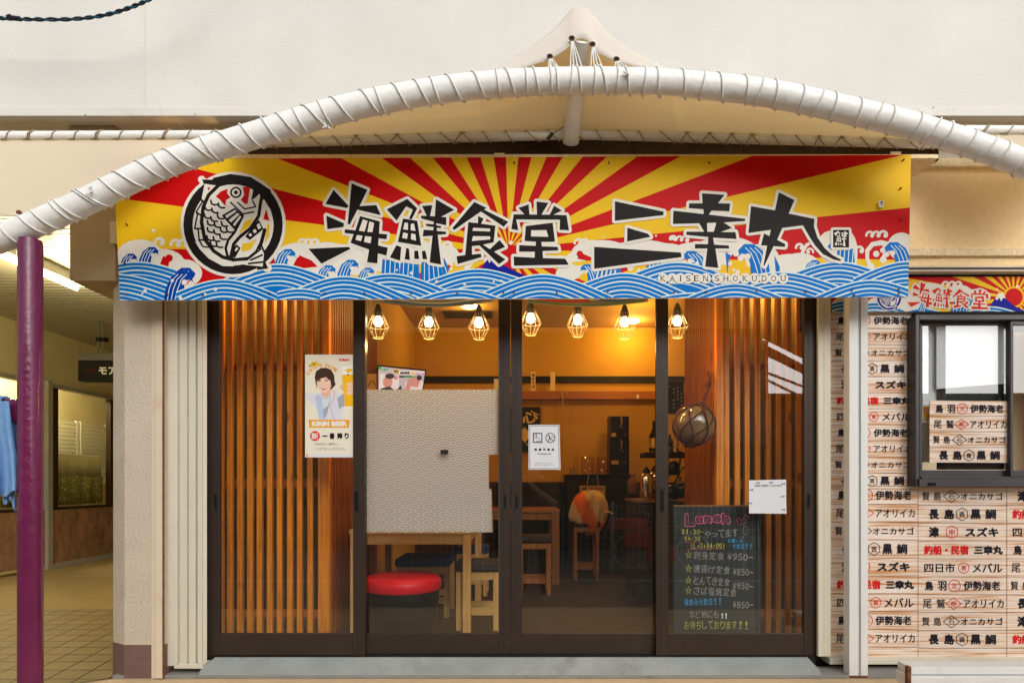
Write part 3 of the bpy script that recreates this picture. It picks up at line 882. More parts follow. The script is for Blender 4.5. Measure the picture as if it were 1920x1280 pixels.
A.poly([(300, 495), (306, 480), (318, 485), (316, 500)], 'ink_red'); A.poly([(330, 515), (352, 505), (362, 528), (335, 540)], 'ink_red'); A.disc(317, 484, 7, 'ink_red')
A.poly([(548, 500), (560, 478), (584, 488), (596, 500), (560, 504)], 'ink_red')
hook(222, 478, .62, 1, 'ink_deepblue'); hook(258, 466, .7, 1, 'ink_deepblue'); hook(310, 506, 1.0, 1, 'ink_deepblue')
hook(512, 470, .75, 1); hook(590, 500, .7, 1); hook(630, 490, .75, 1); hook(668, 504, .6, 1)
for x0, x1, y0 in ((714, 748, 486), (748, 785, 492)):
    A.poly([(x0, 530), (x0 + 3, y0), (x1, y0 + 4), (x1 + 2, 530)], 'ink_blue')
    for d in (9, 18, 27): A.ribbon([(x0 + d - 2, 530), (x0 + d, y0)], 1.6, 'ink_line')
hook(848, 478, 1.0, -1); A.poly([(788, 540), (790, 492), (826, 496), (838, 540)], 'ink_blue')
for d in (6, 14, 22, 30): A.ribbon([(788 + d * 1.25, 540), (790 + d, 494)], 1.6, 'ink_line')
A.poly([(836, 520), (846, 496), (868, 486), (900, 490), (893, 512), (842, 524)], 'ink_yellow'); A.poly([(836, 522), (896, 500), (893, 512), (842, 526)], 'ink_red')
A.disc(846, 496, 3, 'ink_foam', n=12); A.disc(846, 504, 3, 'ink_foam', n=12); A.disc(876, 502, 6, 'ink_foam', n=14); A.ribbon([(880, 500), (886, 492), (884, 484)], 5, 'ink_foam')
A.poly([(1082, 485), (1090, 474), (1112, 484), (1106, 490)], 'ink_red'); A.poly([(1070, 492), (1110, 488), (1106, 496), (1080, 498)], 'ink_yellow'); A.disc(1087, 476, 6, 'ink_red')
hook(1125, 498, .65, -1); A.poly([(1112, 530), (1118, 508), (1165, 504), (1160, 530)], 'ink_blue')
for d in range(5, 45, 8): A.ribbon([(1112 + d, 530), (1117 + d, 506)], 3, 'ink_foam')
A.poly([(1168, 510), (1210, 498), (1212, 512), (1180, 518)], 'ink_yellow'); A.disc(1198, 506, 3, 'ink_foam', n=12); A.disc(1182, 502, 6, 'ink_foam', n=12)
A.poly([(1208, 520), (1212, 498), (1240, 492), (1236, 520)], 'ink_blue')
for d in (6, 13, 20): A.ribbon([(1208 + d, 518), (1213 + d, 494)], 2, 'ink_foam')
A.poly([(1283, 490), (1292, 470), (1312, 486), (1316, 512), (1290, 500)], 'ink_red'); A.poly([(1286, 488), (1308, 488), (1318, 512), (1296, 504)], 'ink_yellow')
hook(1330, 474, .9, -1); A.poly([(1364, 515), (1360, 472), (1372, 480), (1374, 515)], 'ink_blue')
A.poly([(1367, 487), (1378, 470), (1396, 484), (1406, 515), (1364, 515)], 'ink_yellow'); A.poly([(1366, 487), (1378, 470), (1397, 487)], 'ink_red')
for x, y, r in ((1369, 494, 4), (1376, 506, 3), (1383, 510, 4), (1299, 490, 2), (1307, 493, 3)): A.disc(x, y, r, 'ink_foam', n=12)
hook(1446, 462, 1.1, -1); hook(1505, 490, .6, 1); A.poly([(1455, 520), (1452, 478), (1462, 500), (1462, 520)], 'ink_blue')
A.poly([(1545, 470), (1560, 452), (1560, 492), (1570, 500)], 'ink_blue'); A.poly([(1566, 492), (1570, 470), (1600, 466), (1603, 492)], 'ink_blue')
for d in (6, 14, 22, 30): A.ribbon([(1568 + d, 492), (1570 + d, 468)], 1.8, 'ink_line')
for x, y, r, f in ((1632, 441, 8, 1), (1644, 441, 8, 1), (1657, 441, 9, 1), (1612, 470, 9, 1), (1500, 464, 8, 1), (1518, 472, 7, -1), (1374, 450, 8, 1), (1263, 448, 7, 1), (1275, 449, 7, 1), (1285, 450, 8, 1)): curl(x, y, r, f)
A.ribbon([(1632, 500), (1626, 485), (1626, 470), (1636, 458), (1652, 455), (1668, 460)], [8, 7, 8, 9, 10, 12], 'ink_foam'); A.disc(1633, 500, 7, 'ink_foam', n=14)
A.ribbon([(1654, 488), (1660, 474), (1658, 462)], 7, 'ink_foam'); A.disc(1656, 487, 6.5, 'ink_foam', n=14); A.disc(1643, 476, 6, 'ink_foam', n=14)
hook(1712, 458, .95, -1)
A.ribbon([(1505, 490), (1504, 474), (1512, 460), (1524, 452)], 6, 'ink_foam')
# --- hills
hill(520, 494, .5, 60, 5, 400, 640); hill(256, 490, .42, 60, 6, 150, 330); hill(215, 513, .42, 70, 6, 150, 350)
hill(1270, 490.5, .5, 60, 5); hill(895, 503, .45, 60, 6, 790, 1010); hill(1571, 490, .5, 60, 6, 1440, 1680); hill(1702, 489, .55, 60, 7, 1600, 1760)
hook(306, 512, 1.0, 1, 'ink_deepblue')
hill(420, 523, .5, 60, 5, 330, 560); hill(730, 512, .5, 62, 6, 640, 900); hill(1170, 511, .5, 55, 6, 1060, 1300)
hill(1462, 509, .42, 66, 6, 1330, 1580); hill(645, 517, .5, 60, 6, 540, 790); hill(1018, 513, .5, 60, 6, 900, 1150)
hill(560, 540, .5, 60, 3, 520, 600); hill(862, 541, .45, 60, 3, 780, 960); hill(1460, 532, .45, 60, 4, 1390, 1560); hill(1300, 548, .3, 60, 2, 1240, 1330); hill(1378, 531, .5, 56, 4, 1290, 1470); hill(1634, 524, .5, 62, 5, 1530, 1760)
for x, y, r in ((272, 545, 3.5), (267, 550, 2), (338, 558, 3.4), (404, 542, 3.4), (384, 552, 3.2), (323, 526, 3.2), (343, 532, 2), (288, 432, 3), (612, 521, 3.2), (744, 506, 2), (771, 512, 3), (819, 528, 3), (1030, 452, 0), (958, 455, 4), (1131, 443, 1.6), (1230, 442, 1.8), (1259, 446, 4.6), (926, 528, 2), (940, 526, 2), (871, 533, 2.4), (876, 536, 1.5)):
    if r: A.disc(x, y, r, 'ink_foam', n=14)
A.build('printed_art', sg)

# lettering
def Z(o, k, pts): return [(o[0] + x / k, o[1] + y / k) for x, y in pts]
K_UMI = [Z((570, 330), 7.1125, q) for q in ([(395, 185), (285, 372), (572, 427), (597, 400)], [(298, 528), (312, 708), (528, 678), (532, 630)], [(60, 970), (598, 945), (620, 970), (232, 1168)], [(635, 98), (845, 185), (742, 402), (965, 388), (1025, 522), (712, 448), (612, 645), (582, 640)], [(748, 535), (1010, 605), (1000, 768), (1110, 778), (1100, 842), (995, 830), (988, 925), (1118, 955), (1098, 1060), (985, 1030), (978, 1165), (840, 1148), (868, 980), (620, 890), (662, 775), (540, 758), (548, 710), (685, 725)])]
H_UMI = [Z((570, 330), 7.1125, q) for q in ([(785, 577), (848, 600), (808, 742), (732, 728)], [(872, 605), (935, 625), (912, 750), (845, 745)], [(705, 788), (780, 798), (760, 868), (688, 850)], [(815, 802), (900, 812), (888, 898), (800, 878)])]
K_SEN = [Z((710, 350), 8, q) for q in ([(430, 185), (578, 325), (495, 490), (455, 480), (512, 345), (412, 293), (270, 508), (120, 340)], [(365, 478), (578, 512), (638, 885), (288, 828)], [(265, 878), (338, 905), (322, 1108), (168, 1060)], [(415, 918), (455, 930), (468, 1098), (390, 1088)], [(535, 962), (590, 960), (608, 1085), (535, 1080)], [(650, 968), (698, 958), (730, 1088), (658, 1085)], [(652, 290), (805, 278), (772, 440), (842, 445), (860, 190), (1135, 348), (935, 452), (1015, 460), (1012, 578), (862, 548), (868, 580), (942, 595), (930, 622), (872, 615), (875, 665), (1012, 675), (1010, 712), (885, 720), (938, 1168), (765, 1135), (808, 735), (660, 745), (675, 645), (818, 655), (822, 605), (715, 590), (705, 555), (825, 565), (825, 525), (635, 475), (640, 435), (720, 437)])]
H_SEN = [Z((710, 350), 8, q) for q in ([(388, 537), (440, 545), (440, 650), (368, 640)], [(482, 560), (530, 552), (552, 665), (480, 652)], [(370, 685), (438, 705), (425, 782), (352, 768)], [(490, 700), (552, 715), (560, 810), (482, 788)])]
K_SHO = [Z((840, 360), 8, q) for q in ([(395, 150), (578, 238), (540, 265), (905, 447), (835, 520), (495, 292), (95, 568), (62, 545)], [(450, 358), (535, 400), (495, 475), (712, 505), (685, 755), (525, 790), (628, 855), (772, 720), (858, 822), (690, 895), (862, 1010), (765, 1082), (470, 800), (360, 812), (360, 938), (490, 925), (505, 975), (145, 1080), (128, 962), (258, 945), (305, 452), (450, 468)])]
H_SHO = [Z((840, 360), 8, q) for q in ([(378, 537), (632, 550), (630, 592), (368, 582)], [(375, 662), (630, 665), (635, 710), (357, 735)])]
K_DOU = [Z((840, 360), 8, q) for q in ([(1058, 240), (1208, 185), (1222, 338), (1335, 338), (1328, 142), (1505, 165), (1402, 340), (1525, 340), (1592, 205), (1708, 278), (1580, 342), (1778, 348), (1815, 575), (1675, 568), (1680, 415), (1022, 412), (1055, 575), (950, 555), (985, 335), (1148, 335)], [(1168, 510), (1570, 460), (1605, 745), (1400, 750), (1408, 815), (1645, 822), (1655, 875), (1418, 885), (1425, 990), (1758, 1000), (1812, 1090), (990, 1105), (985, 968), (1298, 985), (1302, 895), (1065, 895), (1070, 795), (1315, 808), (1318, 745), (1148, 735)])]
H_DOU = [Z((840, 360), 8, [(1250, 575), (1475, 572), (1505, 672), (1245, 665)])]
K_SAN = [Z((1100, 350), 6.4, q) for q in ([(340, 175), (925, 300), (920, 342), (338, 410)], [(488, 492), (735, 565), (765, 602), (485, 658)], [(90, 722), (1130, 790), (1138, 845), (90, 985)])]
K_KOU = [Z((1100, 350), 6.4, [(1385, 80), (1655, 98), (1575, 200), (1722, 202), (1712, 297), (1500, 288), (1465, 335), (1905, 385), (1900, 412), (1645, 430), (1745, 495), (1610, 545), (1785, 545), (1800, 628), (1518, 612), (1530, 695), (1705, 705), (1710, 742), (1545, 742), (1580, 975), (1422, 958), (1448, 742), (1298, 742), (1300, 688), (1455, 690), (1458, 605), (1195, 578), (1198, 540), (1410, 540), (1350, 440), (1035, 448), (1040, 288), (1405, 328), (1400, 272), (1225, 258), (1230, 200), (1390, 200)])]
H_KOU = [Z((1100, 350), 6.4, [(1445, 437), (1555, 432), (1525, 542), (1448, 540)])]
K_MARU = [Z((1380, 340), 7.53, [(605, 155), (825, 265), (745, 455), (1108, 530), (1100, 640), (1150, 790), (1250, 940), (1360, 1040), (1485, 1105), (1475, 1125), (1380, 1105), (1230, 1030), (1120, 910), (1030, 770), (945, 622), (655, 658), (580, 825), (695, 885), (690, 925), (530, 915), (400, 1195), (388, 1185), (440, 908), (352, 905), (395, 735), (472, 772), (492, 685), (175, 730), (212, 350), (550, 410)])]
def letters(A, polys, holes, ink, rim, w_=10.5, T=None, grad=None):
    T = T or (lambda p: p)
    for q in polys:
        q = [T(p) for p in q]; A.stroke(q, w_, rim, closed=True)
        A.poly(q, rim)
    for q in polys: A.poly([T(p) for p in q], ink)
    for q in holes: A.poly([T(p) for p in q], rim)
print('art layers', A.k)
L = Art(YS - .0016 - A.k * 3e-6, step=2.5e-6)
allK = K_UMI + K_SEN + K_SHO + K_DOU; allH = H_UMI + H_SEN + H_SHO + H_DOU
letters(L, allK + K_SAN + K_KOU + K_MARU, allH + H_KOU, 'ink_black', 'ink_foam')
# stamp
sx0, sy0, sx1, sy1 = 1562, 431, 1592, 464
L.stroke([(sx0, sy0), (sx1, sy0), (sx1, sy1), (sx0, sy1)], 9, 'ink_foam', closed=True); L.rect(sx0, sy0, sx1, sy1, 'ink_black')
TS = lambda p: (sx0 + 1.5 + (p[0] - 725) / 127 * 27, sy0 + 2 + (p[1] - 373) / 123 * 29)
for q in K_SEN: L.poly([TS(p) for p in q], 'ink_foam')
for q in H_SEN: L.poly([TS(p) for p in q], 'ink_black')
# KAISEN SHOKUDOU
kx = [1243, 1260.5, 1276, 1290.5, 1306, 1323, 1344.5, 1361, 1379, 1397, 1414.5, 1433, 1450.5, 1468.5]
for x, ch in zip(kx, 'KAISENSHOKUDOU'): L.disc(x, 522, 9.5, 'ink_foam', 10)
for x, ch in zip(kx, 'KAISENSHOKUDOU'):
    L.text(ch, x, 522, 2 if ch == 'I' else 9, 10.5, 'ink_black')
    for (a, b) in {'K': ((-3.6, -1), (3.4, 1)), 'A': ((-4, 1), (4, 1)), 'I': ((0, -1), (0, 1)), 'E': ((-3.5, -1), (-3.5, 1)), 'N': ((-3.5, -1), (3.5, 1)), 'H': ((-3.6, -1), (3.6, 1)), 'U': ((-3.6, -1), (3.6, -1)), 'D': ((-3.6, -1), (-3.6, 1))}.get(ch, ()):
        L.rect(x + a - 2, 522 + b * 4.9 - .45, x + a + 2, 522 + b * 4.9 + .45, 'ink_black')
L.build('lettering', sg)

def emblem(A, T, k, ink, rim, cr, cyel, full=True):
    def pl(pts, m): A.poly([T(p) for p in pts], m)
    def st(pts, w_, m, closed=False): A.stroke([T(p) for p in pts], w_ * k * 1.22, m, closed=closed)
    def dc(x, y, r, m): X, Y = T((x, y)); A.disc(X, Y, r * k, m, n=40)
    dc(624, 645, 528, rim); st([(310, 195), (330, 220)], 60, rim); st([(970, 1080), (900, 1040)], 70, rim)
    dc(624, 645, 497, ink); pl([(315, 195), (360, 330), (480, 200)], ink); pl([(975, 1085), (860, 1100), (900, 900)], ink)
    dc(624, 650, 405, rim)
    pl([(470, 262), (560, 240), (700, 232), (835, 243), (805, 405), (850, 375), (895, 330), (885, 470), (930, 390), (1000, 500), (1035, 640), (1080, 640), (1000, 300), (800, 170), (600, 140), (420, 180)], ink)
    pl([(340, 238), (470, 258), (400, 320), (345, 400), (310, 385)], rim); pl([(368, 275), (400, 277), (375, 310)], cr)
    st([(470, 262), (380, 350), (325, 470), (308, 620), (340, 790), (430, 910), (520, 970), (640, 1000), (780, 985), (860, 920), (905, 830), (940, 700)], 30, ink)
    st([(903, 400), (880, 560), (800, 680), (690, 770), (630, 840), (605, 950), (620, 1000)], 27, ink)
    st([(720, 560), (640, 720), (575, 800), (550, 880), (565, 950), (600, 990)], 22, ink)
    pl([(450, 365), (500, 315), (570, 288), (565, 335), (600, 375), (555, 400), (550, 450), (590, 475), (530, 445), (490, 395)], cr)
    pl([(720, 268), (795, 272), (770, 438), (740, 440), (700, 400), (735, 350)], cr)
    dc(652, 325, 57, ink); dc(652, 325, 39, rim); dc(652, 325, 20, ink)
    st([(600, 425), (720, 540), (830, 520)], 13, ink); st([(670, 425), (740, 490), (850, 468), (820, 410)], 12, ink)
    pl([(510, 555), (640, 478), (730, 560), (635, 695)], ink)
    for q in ([(545, 558), (640, 500), (658, 514), (562, 582)], [(580, 600), (668, 528), (688, 545), (604, 625)], [(622, 645), (692, 556), (708, 568), (640, 662)]): pl(q, rim)
    for i, (x, y) in enumerate([(435, 425), (510, 455), (375, 480), (445, 505), (370, 560), (435, 590), (500, 565), (400, 630), (470, 650), (540, 640), (400, 700), (465, 720), (530, 700), (590, 700), (395, 780), (460, 790), (525, 770), (430, 840), (490, 850)]):
        st([(x - 34, y - 22), (x - 26, y + 12), (x, y + 24), (x + 30, y + 22)], 15, ink)
    st([(325, 405), (255, 520), (268, 545), (240, 680), (275, 695), (285, 800), (320, 865), (375, 872)], 13, ink)
    for a, b in (((255, 520), (310, 560)), ((240, 685), (310, 685)), ((280, 800), (350, 800)), ((300, 400), (350, 430))): st([a, b], 14, ink)
    pl([(585, 1018), (770, 1005), (880, 890), (935, 920), (920, 1065), (760, 1050)], rim)
    for a, b in (((780, 1035), (920, 1020)), ((800, 1000), (915, 950)), ((780, 985), (900, 890)), ((905, 850), (940, 930))): st([a, b], 16, ink)
    pl([(240, 810), (330, 880), (450, 990), (640, 1062), (520, 1060), (380, 985), (290, 890)], rim)
    pl([(745, 765), (880, 595), (928, 690), (792, 800)], ink)
    for q in ([(860, 650), (885, 630), (905, 680), (875, 695)], [(820, 705), (845, 690), (862, 715), (838, 735)], [(778, 748), (800, 730), (815, 750), (795, 768)]): pl(q, rim)
    pl([(605, 930), (655, 840), (700, 880), (640, 985)], ink); pl([(640, 900), (662, 870), (678, 885), (652, 915)], rim)
    if full:
        pl([(680, 745), (740, 620), (830, 578), (790, 660)], cyel); pl([(705, 915), (715, 840), (780, 830), (860, 790), (800, 895)], cyel)
        pl([(925, 590), (955, 490), (990, 610)], cr); pl([(940, 840), (965, 640), (990, 640), (985, 760)], cyel)
E_ = Art(YS - .0016 - A.k * 3e-6, step=2.5e-6)
emblem(E_, lambda p: (320 + p[0] / 5.333, 300 + p[1] / 5.333), 1 / 5.333, 'ink_black', 'ink_foam', 'ink_red', 'ink_yellow')
E_.build('fish_emblem', sg)
for x, y in ((236, 420), (235, 551), (232, 492), (312, 551), (380, 551), (504, 549), (608, 549), (683, 549), (770, 549), (857, 549), (944, 547), (964, 547), (1044, 548), (1140, 547), (1265, 546), (1325, 546), (1420, 544), (1512, 546), (1599, 543), (1602, 553), (1686, 542), (1687, 549), (1690, 352), (1692, 410), (1695, 299), (1520, 302), (1331, 304), (1142, 304), (964, 304), (943, 303), (766, 305), (635, 302), (580, 306), (944, 415), (964, 419)):
    p = P(x, y, YS - .0125); m = MB(); m.lathe((p.x, p.y + .012, p.z), [(.0042, 0), (.0042, .012), (.0025, .0135)], 'rust', 10, Vector((0, -1, 0))); m.build('screw', sg)
A = Art(YS - .0125); A.poly([(1647, 376), (1658, 376), (1657, 389), (1648, 389)], 'cream_metal'); A.poly([(1650, 378), (1656, 377), (1653, 386)], 'sign_grey'); A.build('tape_scrap', sg)

# ------------------------------------------------------------------ sliding doors
GR = []
fr = thing('door_frame', 'dark bronze outer frame and track of the four sliding doors', 'door frame', P(960, 1230, 0))
m = MB()
for px0, px1 in ((387.5, 391), (1529.5, 1534)):
    m.pbox(px0, px1, 480, 1231, -.03, .09, 'bronze')
m.build('jamb', fr)
m = MB(); m.pbox(387.5, 1534, 470, 486, -.03, .09, 'bronze'); m.build('head_track', fr)
m = MB(); a = P(391, 1229.5, -.02); m.box(P(391, 0, -.02).x, P(1529.5, 0, -.02).x, -.018, .09, .05, P(0, 1228.8, -.02).z, 'bronze_dark'); m.build('sill_track', fr)
def door(x0, x1, y0, ls, rs, label, handles, zt=486):
    t = thing('sliding_door', label, 'door', P((x0 + x1) / 2, 1228, y0), 'glazed sliding doors of the shop front')
    yb = y0 + .03
    for a, b in ((x0, x0 + ls), (x1 - rs, x1)):
        m = MB(); m.pbox(a, b, zt, 1228, y0, yb, 'bronze'); m.pbox(a + .32 * (b - a), a + .36 * (b - a), zt, 1228, y0 - .0008, y0 + .002, 'bronze_dark'); m.build('stile', t, bevel=.0015)
    m = MB(); m.pbox(x0 + ls, x1 - rs, 1187, 1227.5, y0 + .003, yb - .003, 'bronze'); m.build('bottom_rail', t, bevel=.0015)
    m = MB(); m.pbox(x0 + ls, x1 - rs, zt, zt + 26, y0 + .003, yb - .003, 'bronze'); m.build('top_rail', t, bevel=.0015)
    m = MB(); m.pbox(x0 + ls, x1 - rs, zt + 26, 1187, y0 + .012, y0 + .017, 'glass'); m.build('glass_pane', t)
    for hx, hy, w_, h_ in handles:
        m = MB(); m.pbox(hx - w_ / 2, hx + w_ / 2, hy - h_ / 2, hy + h_ / 2, y0 - .0025, y0 + .004, 'bronze_dark')
        m.pbox(hx - w_ / 2 + .8, hx + w_ / 2 - .8, hy - h_ / 2 + 2, hy + h_ / 2 - 2, y0 - .0035, y0 - .002, 'gap_black')
        m.pbox(hx - w_ / 2 - .6, hx - w_ / 2, hy - h_ / 2 - 1, hy + h_ / 2 + 1, y0 - .004, y0 - .001, 'window_grey')
        m.build('pull_handle', t)
    return t
d1 = door(391, 684.5, -.02, 20, 22.5, 'sliding door with a beer poster in front of wooden slats', [(403.5, 940, 6, 30), (668, 939, 8, 40)])
d2 = door(668, 957, .018, 18, 21, 'sliding door half covered by a wave-patterned film', [(946.5, 940, 5.5, 26)])
d3 = door(958, 1247, .018, 21, 16, 'sliding door with a smoking notice in front of the back wall', [(968.5, 940, 5.5, 26)])
d4 = door(1230.5, 1529.5, -.02, 22.5, 21.5, 'sliding door with a chalkboard menu behind its glass', [(1241, 938, 8, 44), (1516.5, 939, 6, 28)])
m = MB(); m.pbox(1230, 1241, 480, 913, -.0235, -.0205, 'bronze'); m.build('cover_strip', d4)
m = MB(); m.pbox(934.5, 936.5, 500, 1187, .0145, .0175, 'window_grey'); m.build('edge_seal', d2)

# window film with seigaiha pattern
A = Art(.0375)
fp = [(686, 730), (935, 730), (934, 852), (917, 852), (917, 915), (922, 918), (924, 997.5), (686, 997.5)]
A.poly(fp, 'film')
fl = tag(A.build('window_film'), 'translucent wave-patterned privacy film stuck inside the second door', 'window film')
B = Art(.037)
CL = [(686, 730), (935, 730), (935, 997.5), (686, 997.5)]
def inside(x, y):
    if not (687 < x < 934 and 731 < y < 996.5): return False
    if x > 917 and y > 852 and not (y > 918 and x < 922.5): return False
    return True
rr_ = 14.8; dy = 7.4
row = 0; y = 722
while y < 1012:
    ox = 0 if row % 2 == 0 else rr_
    for i in range(-1, 10):
        x0 = 686 + ox + i * 2 * rr_
        for rad in (rr_, rr_ * .7, rr_ * .4):
            seg = []
            for k in range(13):
                a = R(180 + 180 * k / 12)
                p = (x0 + rad * math.cos(a), y + rad * math.sin(a))
                ok = inside(*p)
                for dx_, dyy in ((-rr_, dy), (rr_, dy), (0, 2 * dy)):
                    if ((p[0] - x0 - dx_) / rr_) ** 2 + ((p[1] - y - dyy) / rr_) ** 2 < .97: ok = False
                if ok: seg.append(p)
                else:
                    if len(seg) > 1: B.k = row % 8; B.ribbon(seg, 1.6, 'film_line')
                    seg = []
            if len(seg) > 1: B.k = row % 8; B.ribbon(seg, 1.6, 'film_line')
    row += 1; y += dy
b_ = B.build('wave_pattern'); b_.parent = fl; b_.location = OFF[b_.name] - OFF[fl.name]
m = MB(); m.pbox(826, 840, 843, 851, .008, .017, 'black_matte')
tag(m.build('sensor_tag', bevel=.001), 'small black plastic tag stuck on the patterned film', 'tag')

# beer poster
po = thing('poster', 'tall beer poster of a laughing woman raising a glass', 'poster', P(617, 857, -.012))
QP = [(572, 664.5), (662, 664.5), (662, 857), (572, 857)]
m = MB(); m.pbox(572, 662, 664.5, 857, -.0095, -.0088, 'paper'); m.build('sheet', po)
A = Art(-.0098, clip=QP, step=4e-6)
A.poly(QP, 'paper_cream')
Zp = lambda pts: Z((560, 650), 5.818, pts)
def zp(pts, mm): A.poly(Zp(pts), mm)
A.text('KIRIN', 645.5, 674.5, 19, 5, 'ink_letter_red', .45)
zp([(425, 110), (560, 112), (560, 120), (425, 118)], 'paper')
for i, ch in enumerate("KIRIN'S PRIME"):
    if ch == ' ': continue
    a = -63 + i * 9.3
    A.text(ch, 606 + 32 * math.sin(R(a)), 712 - 27 * math.cos(R(a)) , 1.6 if ch in "'I" else 4.6, 7 if ch != "'" else 2.5, 'ink_orange', .35, rot=a * .8)
zp([(110, 200), (150, 165), (200, 160), (235, 195), (225, 220), (190, 190), (150, 215), (180, 220), (120, 215)], 'ink_yellow'); zp([(140, 180), (190, 190), (170, 200)], 'ink_black'); zp([(108, 212), (140, 205), (130, 218)], 'ink_black')
# beer glass
zp([(462, 215), (598, 205), (598, 310), (475, 310)], 'beer_foam'); zp([(470, 305), (600, 300), (600, 655), (505, 650)], 'beer'); zp([(505, 650), (600, 650), (600, 675), (500, 670)], 'beer_foam')
zp([(505, 250), (560, 235), (590, 255), (545, 290)], 'ink_yellow'); zp([(520, 295), (550, 300), (545, 315)], 'ink_black'); zp([(490, 330), (505, 330), (525, 620), (515, 620)], 'ink_yellow')
# woman
zp([(70, 495), (185, 515), (260, 480), (330, 540), (400, 460), (440, 520), (495, 500), (500, 620), (470, 760), (480, 790), (230, 790), (190, 660), (70, 545)], 'cloth_pale')
zp([(185, 520), (245, 540), (285, 700), (280, 788), (225, 788), (200, 660)], 'cloth_blue'); zp([(245, 530), (300, 560), (360, 520), (340, 640), (280, 780)], 'cloth_blue')
zp([(262, 690), (300, 650), (340, 600), (310, 740), (280, 785)], 'cloth_grey'); zp([(420, 560), (495, 505), (500, 640), (440, 680)], 'cloth_grey'); zp([(250, 560), (300, 575), (350, 545), (320, 640), (268, 680)], 'cloth_pale')
A.stroke(Zp([(352, 470), (395, 490), (380, 560), (350, 650), (365, 740), (385, 785)]), .9, 'pink', rnd=False); A.stroke(Zp([(245, 520), (190, 560), (185, 590)]), .8, 'pink', rnd=False)
zp([(250, 470), (345, 470), (350, 530), (300, 562), (252, 530)], 'skin')
A.stroke(Zp([(250, 540), (300, 560), (350, 528)]), .8, 'paper', rnd=False)
zp([(175, 330), (190, 265), (240, 232), (300, 228), (355, 250), (388, 310), (392, 380), (405, 410), (370, 450), (340, 470), (340, 380), (300, 320), (230, 330), (200, 420), (205, 460), (185, 400)], 'hair')
zp([(195, 350), (230, 318), (290, 312), (340, 345), (352, 400), (340, 455), (300, 500), (262, 498), (222, 460), (200, 410)], 'skin_light')
zp([(190, 350), (220, 290), (290, 285), (345, 330), (340, 370), (300, 330), (240, 345), (205, 380)], 'hair')
zp([(212, 368), (240, 362), (244, 372), (214, 378)], 'hair'); zp([(285, 362), (318, 368), (316, 378), (286, 372)], 'hair'); A.stroke(Zp([(210, 355), (244, 350)]), .7, 'hair', rnd=False); A.stroke(Zp([(284, 350), (322, 356)]), .7, 'hair', rnd=False)
zp([(258, 385), (270, 420), (250, 422)], 'skin'); zp([(238, 435), (272, 442), (305, 440), (285, 470), (258, 468)], 'lip'); zp([(245, 440), (298, 443), (285, 456), (256, 454)], 'paper')
zp([(335, 420), (350, 400), (358, 430), (345, 450)], 'skin')
zp([(448, 430), (475, 408), (495, 440), (490, 475), (460, 465)], 'skin')
for y0 in (390, 435, 480): zp([(525, y0 + 10), (545, y0), (600, y0 - 5), (600, y0 + 35), (540, y0 + 40), (522, y0 + 28)], 'skin_light'); A.stroke(Zp([(540, y0 + 41), (598, y0 + 37)]), .6, 'skin', rnd=False)
zp([(107, 795), (558, 795), (548, 880), (118, 880)], 'ink_orange')
A.text('KIRIN BEER', 617.5, 794, 66, 9.5, 'paper', .9)
A.disc(590.5, 817, 9.3, 'ink_vermilion'); A.text('新', 590.5, 817, 13, 12.5, 'paper', .3)
for ch, x in (('一', 609), ('番', 622.5), ('搾', 637), ('り', 650)): A.text(ch, x, 817, 10 if ch != 'り' else 8, 2.2 if ch == '一' else 11.5, 'ink_black', .6 if ch != '一' else .4)
A.text('35年目の一番搾り、', 612, 832, 44, 5, 'ink_grey', .1); A.text('ここまでおいしくなりました。', 619, 841, 58, 4.6, 'ink_grey', .1)
A.rect(572, 851, 662, 857, 'paper_white'); A.disc(575.5, 853, 1.8, 'ink_orange', 2.5)
A.build('print', po)
# smoking notice
t = thing('notice', 'white smoking area notice with black border and two pictograms', 'notice', P(1021, 880, .02))
m = MB(); m.prism([(991, 796), (1049, 796), (1051, 880), (991, 880)], .0285, .0293, 'paper_white'); m.build('sheet', t)
A = Art(.0275, step=4e-6)
A.poly([(991, 796), (1049, 796), (1051, 880), (991, 880)], 'paper_white')
A.stroke([(993.3, 798), (1047, 798), (1048.5, 878), (993.3, 878)], .9, 'ink_letter', closed=True)
A.stroke([(1000, 812), (1016, 812), (1016, 829), (1000, 829)], 1.8, 'ink_letter', closed=True); A.ribbon([(1003, 813), (1003, 822)], 1, 'ink_letter'); A.ribbon([(1006, 813), (1006, 822)], 1.2, 'ink_letter'); A.ribbon([(1005, 827), (1014, 827)], 1, 'ink_letter'); A.ribbon([(1008, 819), (1011, 822), (1014, 823)], .7, 'ink_letter')
A.stroke([(1032 + 8.6 * math.cos(R(q)), 820.5 + 8.8 * math.sin(R(q))) for q in range(0, 360, 18)], 1.5, 'ink_letter', closed=True, rnd=False); A.ribbon([(1026, 814.5), (1038, 826.5)], 1.2, 'ink_letter'); A.ribbon([(1030, 815), (1030, 821), (1028, 827)], 1.4, 'ink_letter'); A.ribbon([(1030, 820), (1033, 826)], 1.2, 'ink_letter'); A.ribbon([(1034, 818), (1039, 819)], 1.2, 'ink_letter')
for i, ch in enumerate('喫煙可能店'): A.text(ch, 1004.5 + i * 8, 842.5, 5, 4.6, 'ink_letter', .3)
A.text('Smoking area', 1020.5, 850.5, 26, 3.6, 'ink_letter', .12)
A.text('20歳未満の方は立入できません。', 1020.5, 868, 33, 1.8, 'ink_letter'); A.text('喫煙をしながらお食事ができます', 1020.5, 871, 37, 1.7, 'ink_letter')
A.build('print', t)
